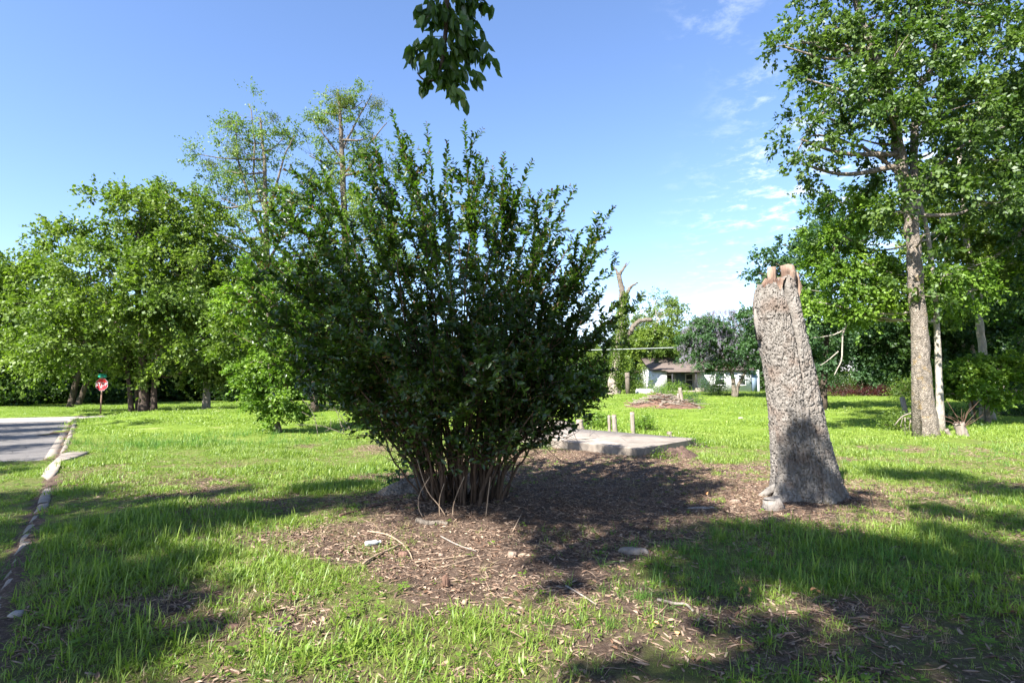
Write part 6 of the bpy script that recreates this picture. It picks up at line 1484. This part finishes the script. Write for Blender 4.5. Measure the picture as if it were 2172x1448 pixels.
# ------------------------------------------------------------------ fallen sticks, bark and small things on the ground
def sticks():
    def st(name, label, cat, pl, r0, r1, mat, lift=0.012, grp=None, seg=7, z=None):
        pts = [G(x, y) + [0, 0, lift + (z[i] if z else 0)] for i, (x, y) in enumerate(pl)]; c = catmull(pts, max(8, len(pts) * 4)); b = MB(); b.tube(c, np.linspace(r0, r1, len(c)), seg, jit=.06); o = b.build(name, mat, origin=pts[0]); tag(o, label, cat, grp)
    st('stick', 'long curved pale stick arching over the bare soil left of the shrub foot', 'stick', [(780, 1130), (820, 1138), (850, 1155), (868, 1175), (874, 1190)], .009, .006, M['twig'], .02)
    st('stick', 'straight pale stick just below the curved stick', 'stick', [(770, 1200), (800, 1182), (845, 1162)], .011, .012, M['twig'], .02)
    st('stick', 'thin stick lying across the soil right of the curved stick', 'stick', [(880, 1195), (940, 1188), (1005, 1180)], .007, .005, M['twig'])
    st('stick', 'brown stick ending under the shrub shade', 'stick', [(935, 1140), (970, 1158), (1010, 1172)], .008, .006, M['wood_grey'])
    st('stick', 'short pale stick upright in the shade below the shrub', 'stick', [(1087, 1130), (1107, 1112)], .006, .003, M['twig'], .01, z=[0, .12])
    st('stick', 'grey branch in the lower right litter', 'stick', [(1395, 1275), (1430, 1283), (1455, 1285), (1470, 1300)], .012, .008, M['wood_grey'])
    st('stick', 'grey stick slanting in the litter below the shrub shadow', 'stick', [(1200, 1245), (1230, 1262), (1265, 1285)], .008, .006, M['wood_grey'])
    st('stick', 'thin upright dead twig right of the dead trunk', 'stick', [(1855, 1100), (1850, 1070), (1843, 1050)], .008, .005, M['bark_dark'], z=[0, .03, .1])
    st('stick', 'root-like stick left of the shrub in the soil', 'stick', [(720, 1095), (760, 1085), (810, 1070), (850, 1062)], .014, .008, M['wood_red'])
    st('stick', 'thin stick crossing the soil below the straight stick', 'stick', [(940, 1205), (985, 1192), (1030, 1180)], .006, .004, M['twig'])
    st('stick', 'twig on the slab edge', 'stick', [(1245, 955), (1255, 930)], .008, .005, M['bark_mid'], z=[0, .4])
    st('fallen_log', 'short mossy log at the front foot of the shrub', 'log', [(885, 1106), (910, 1112), (930, 1110), (950, 1113)], .035, .022, M['bark_mid'], .01, seg=10)
    # fallen bare branches behind the shrub, left
    D = 19
    for pl, lab in (([(700, 855), (735, 880), (752, 888)], 'slanting bare dead branch left of the shrub'), ([(650, 852), (668, 880), (675, 908)], 'thin bare dead branch nearest the vine-clad sapling'), ([(712, 870), (725, 895), (732, 908)], 'thin dead twig between the two larger ones'),
                    ([(820, 855), (805, 875), (796, 900)], 'pale bare twig close to the shrub leaves'), ([(625, 902), (680, 890), (740, 897), (790, 886)], 'long grey branch lying on the lawn left of the shrub')):
        g0 = onground(pl[-1][0], D); pts = [P(x, y, D) for x, y in pl]; dz = g0[2] - pts[-1][2]; pts = [p + [0, 0, dz * (i / (len(pts) - 1)) + .02] for i, p in enumerate(pts)]
        for p in pts: p[2] = max(p[2], float(height(p[0], p[1])) + .02)
        b = MB(); c = catmull(pts, 12); b.tube(c, np.linspace(.007, .013, 12), 6, jit=.08)
        for q in range(4):
            j = RNG.integers(2, 10); e = c[j] + rand_dirs(1)[0] * [.5, .4, .3] + [0, 0, .15]; e[2] = max(e[2], float(height(e[0], e[1])) + .02); b.tube([c[j], (c[j] + e) / 2 + RNG.normal(0, .02, 3), e], [.01, .008, .005], 4)
        o = b.build('dead_branch', M['bark_mid'], origin=pts[-1]); tag(o, lab, 'branch', 'dead branches on the lawn left of the shrub')
    # red twigs from the cut stump, dead branch left of the maple
    c = onground(2033, 19.3); b = MB()
    for q in range(16): e = c + [RNG.normal() * .5, RNG.normal() * .2, RNG.uniform(.6, 1.3)]; b.tube([c + [0, 0, .3], (c + e) / 2 + RNG.normal(0, .04, 3) + [0, 0, .2], e], [.01, .007, .003], 4)
    o = b.build('bare_sprouts', M['wood_red'], origin=c + [0, 0, .3]); tag(o, 'spray of bare reddish sprouts on the cut stump right of the maple', 'sprouts')
    c = P(1890, 886, 19.5); e = P(1942, 874, 19.5); b = MB(); g_ = onground(1890, 19.5); b.tube(catmull([g_ + [0, 0, .35], P(1915, 882, 19.4), e], 8), np.linspace(.015, .025, 8), 6)
    for q in range(9): p = P(1915 + q * 3, 885, 19.6); f = onground(1915 + q * 3 + RNG.normal() * 8, 19.6); b.tube([p, (p + f) / 2 + RNG.normal(0, .05, 3), f], [.008, .008, .006], 4)
    o = b.build('dead_branch', M['wood_grey'], origin=g_); tag(o, 'pale dead branch leaning against the left of the maple trunk', 'branch')
    # bark pieces, chunks
    def chunk(name, label, cat, px, py, s, mat, rz=0., rx=0., ry=0.):
        c = G(px, py); b = MB(); n = 10; a = np.linspace(0, 6.283, n, endpoint=False); v = []
        for zz, f in ((0, .9), (.5, 1.0), (1, .72)):
            for q in a: e = 1 + .22 * float(vnoise(math.cos(q) * 2 + px, math.sin(q) * 2 + py, zz * 2, 5)); v.append([math.cos(q) * s[0] * f * e, math.sin(q) * s[1] * f * e, (zz - .15) * s[2]])
        v.append([0, 0, s[2] * .95]); Rm = np.array(Euler((rx, ry, rz)).to_matrix()); v = np.array(v) @ Rm.T + c; i = np.arange(n); j = (i + 1) % n
        b.add(v, np.vstack([np.c_[i, j, n + j, n + i], np.c_[n + i, n + j, 2 * n + j, 2 * n + i]]), np.c_[2 * n + i, 2 * n + j, np.full(n, 3 * n)]); o = b.build(name, mat, origin=c); tag(o, label, cat)
    chunk('bark_piece', 'upright rusty-red slab of bark in the grass below the shrub', 'bark', 948, 1245, (.035, .014, .12), M['wood_red'], .3, .25, -.2)
    chunk('wood_chunk', 'weathered flat wood chunk in the lower left grass', 'wood', 582, 1336, (.06, .035, .02), M['wood_grey'], .4)
    chunk('wood_chunk', 'dark split wood bits left of the flat wood chunk', 'wood', 492, 1334, (.06, .03, .03), M['wood_red'], .2)
    chunk('wood_chunk', 'brown bark lump inside the curve of the stick', 'wood', 855, 1178, (.055, .04, .045), M['wood_red'], .1)
    chunk('stone', 'round tan stone on the lit soil right of the sticks', 'stone', 1086, 1180, (.05, .045, .05), M['wood_raw'], .1)
    chunk('wood_chunk', 'pale wedge of wood right of the tan stone', 'wood', 1108, 1178, (.05, .018, .025), M['twig'], .5)
    chunk('stone', 'small bright stone under the rusty bark piece', 'stone', 985, 1280, (.022, .02, .03), M['twig'])
    chunk('stone', 'white stone on the kerb at the lower left', 'stone', 35, 1305, (.05, .05, .03), M['rock'])
    chunk('wood_chunk', 'orange broken wood left of the cut stump', 'wood', 1560, 1066, (.09, .05, .05), M['wood_raw'], .2)
    chunk('wood_chunk', 'grey bark heap in the shaded litter at centre right', 'wood', 1345, 1172, (.16, .07, .05), M['wood_grey'], -.2)
    chunk('stone', 'small orange-brown chunk on the soil below the shrub', 'stone', 935, 1178, (.03, .025, .02), M['wood_raw'])
    chunk('wood_chunk', 'long pale bark strips in the soil left of the cut stump', 'wood', 1490, 1078, (.22, .05, .025), M['wood_grey'], .1)
    chunk('stone', 'pale stone lying on the lawn beyond the dead trunk', 'stone', 1571, 888, (.14, .1, .09), M['rock'])
    # crumpled clear bottle
    c = G(790, 1157) + [0, 0, .03]; root = empty('plastic_bottle', c - [0, 0, .03], 'crumpled clear plastic bottle in the grass edge left of the sticks', 'bottle'); b = MB()
    d = np.array([.9, .35, .05]); b.tube([c - d * .08, c - d * .05, c - d * .01, c + d * .03, c + d * .05, c + d * .075], [.02, .031, .024, .03, .018, .012], 10, jit=.12); b.build('bottle_body', M['plastic'], root, smooth=False)
    b = MB(); b.tube([c + d * .075, c + d * .09], .014, 10); b.build('cap', M['sign_white'], root)
    # larger dead leaves
    t = NT('dead_leaf_orange'); t.principled(t.mix(t.noise(20, 3, .6, t.obj()), (.35, .15, .06), (.55, .32, .15)), .7); ml = t.m
    for px, py, s, lab in ((1420, 1225, .05, 'curled orange dead leaves beside the grass clump at centre right'), (1577, 1262, .05, 'orange-brown dead leaves in the shaded grass'), (1420, 1338, .045, 'flat tan dead leaf in the lower right litter'), (480, 1180, .03, 'tiny rusty leaf in the left lawn'), (1500, 1055, .05, 'dead leaf near the slab-side litter'), (1725, 1262, .05, 'dead leaf in the shaded turf below the dead trunk')):
        c = G(px, py); b = MB()
        for q in range(6 if s > .05 else 2):
            p = c + [RNG.normal() * s * .6, RNG.normal() * s * .5, RNG.uniform(.01, .04)]; leaves6(b, p[None], rand_dirs(1, 1.), rand_dirs(1), [s], [s * .6], fold=.4)
        o = b.build('dead_leaves', ml, origin=c); tag(o, lab, 'dead leaf')
sticks()
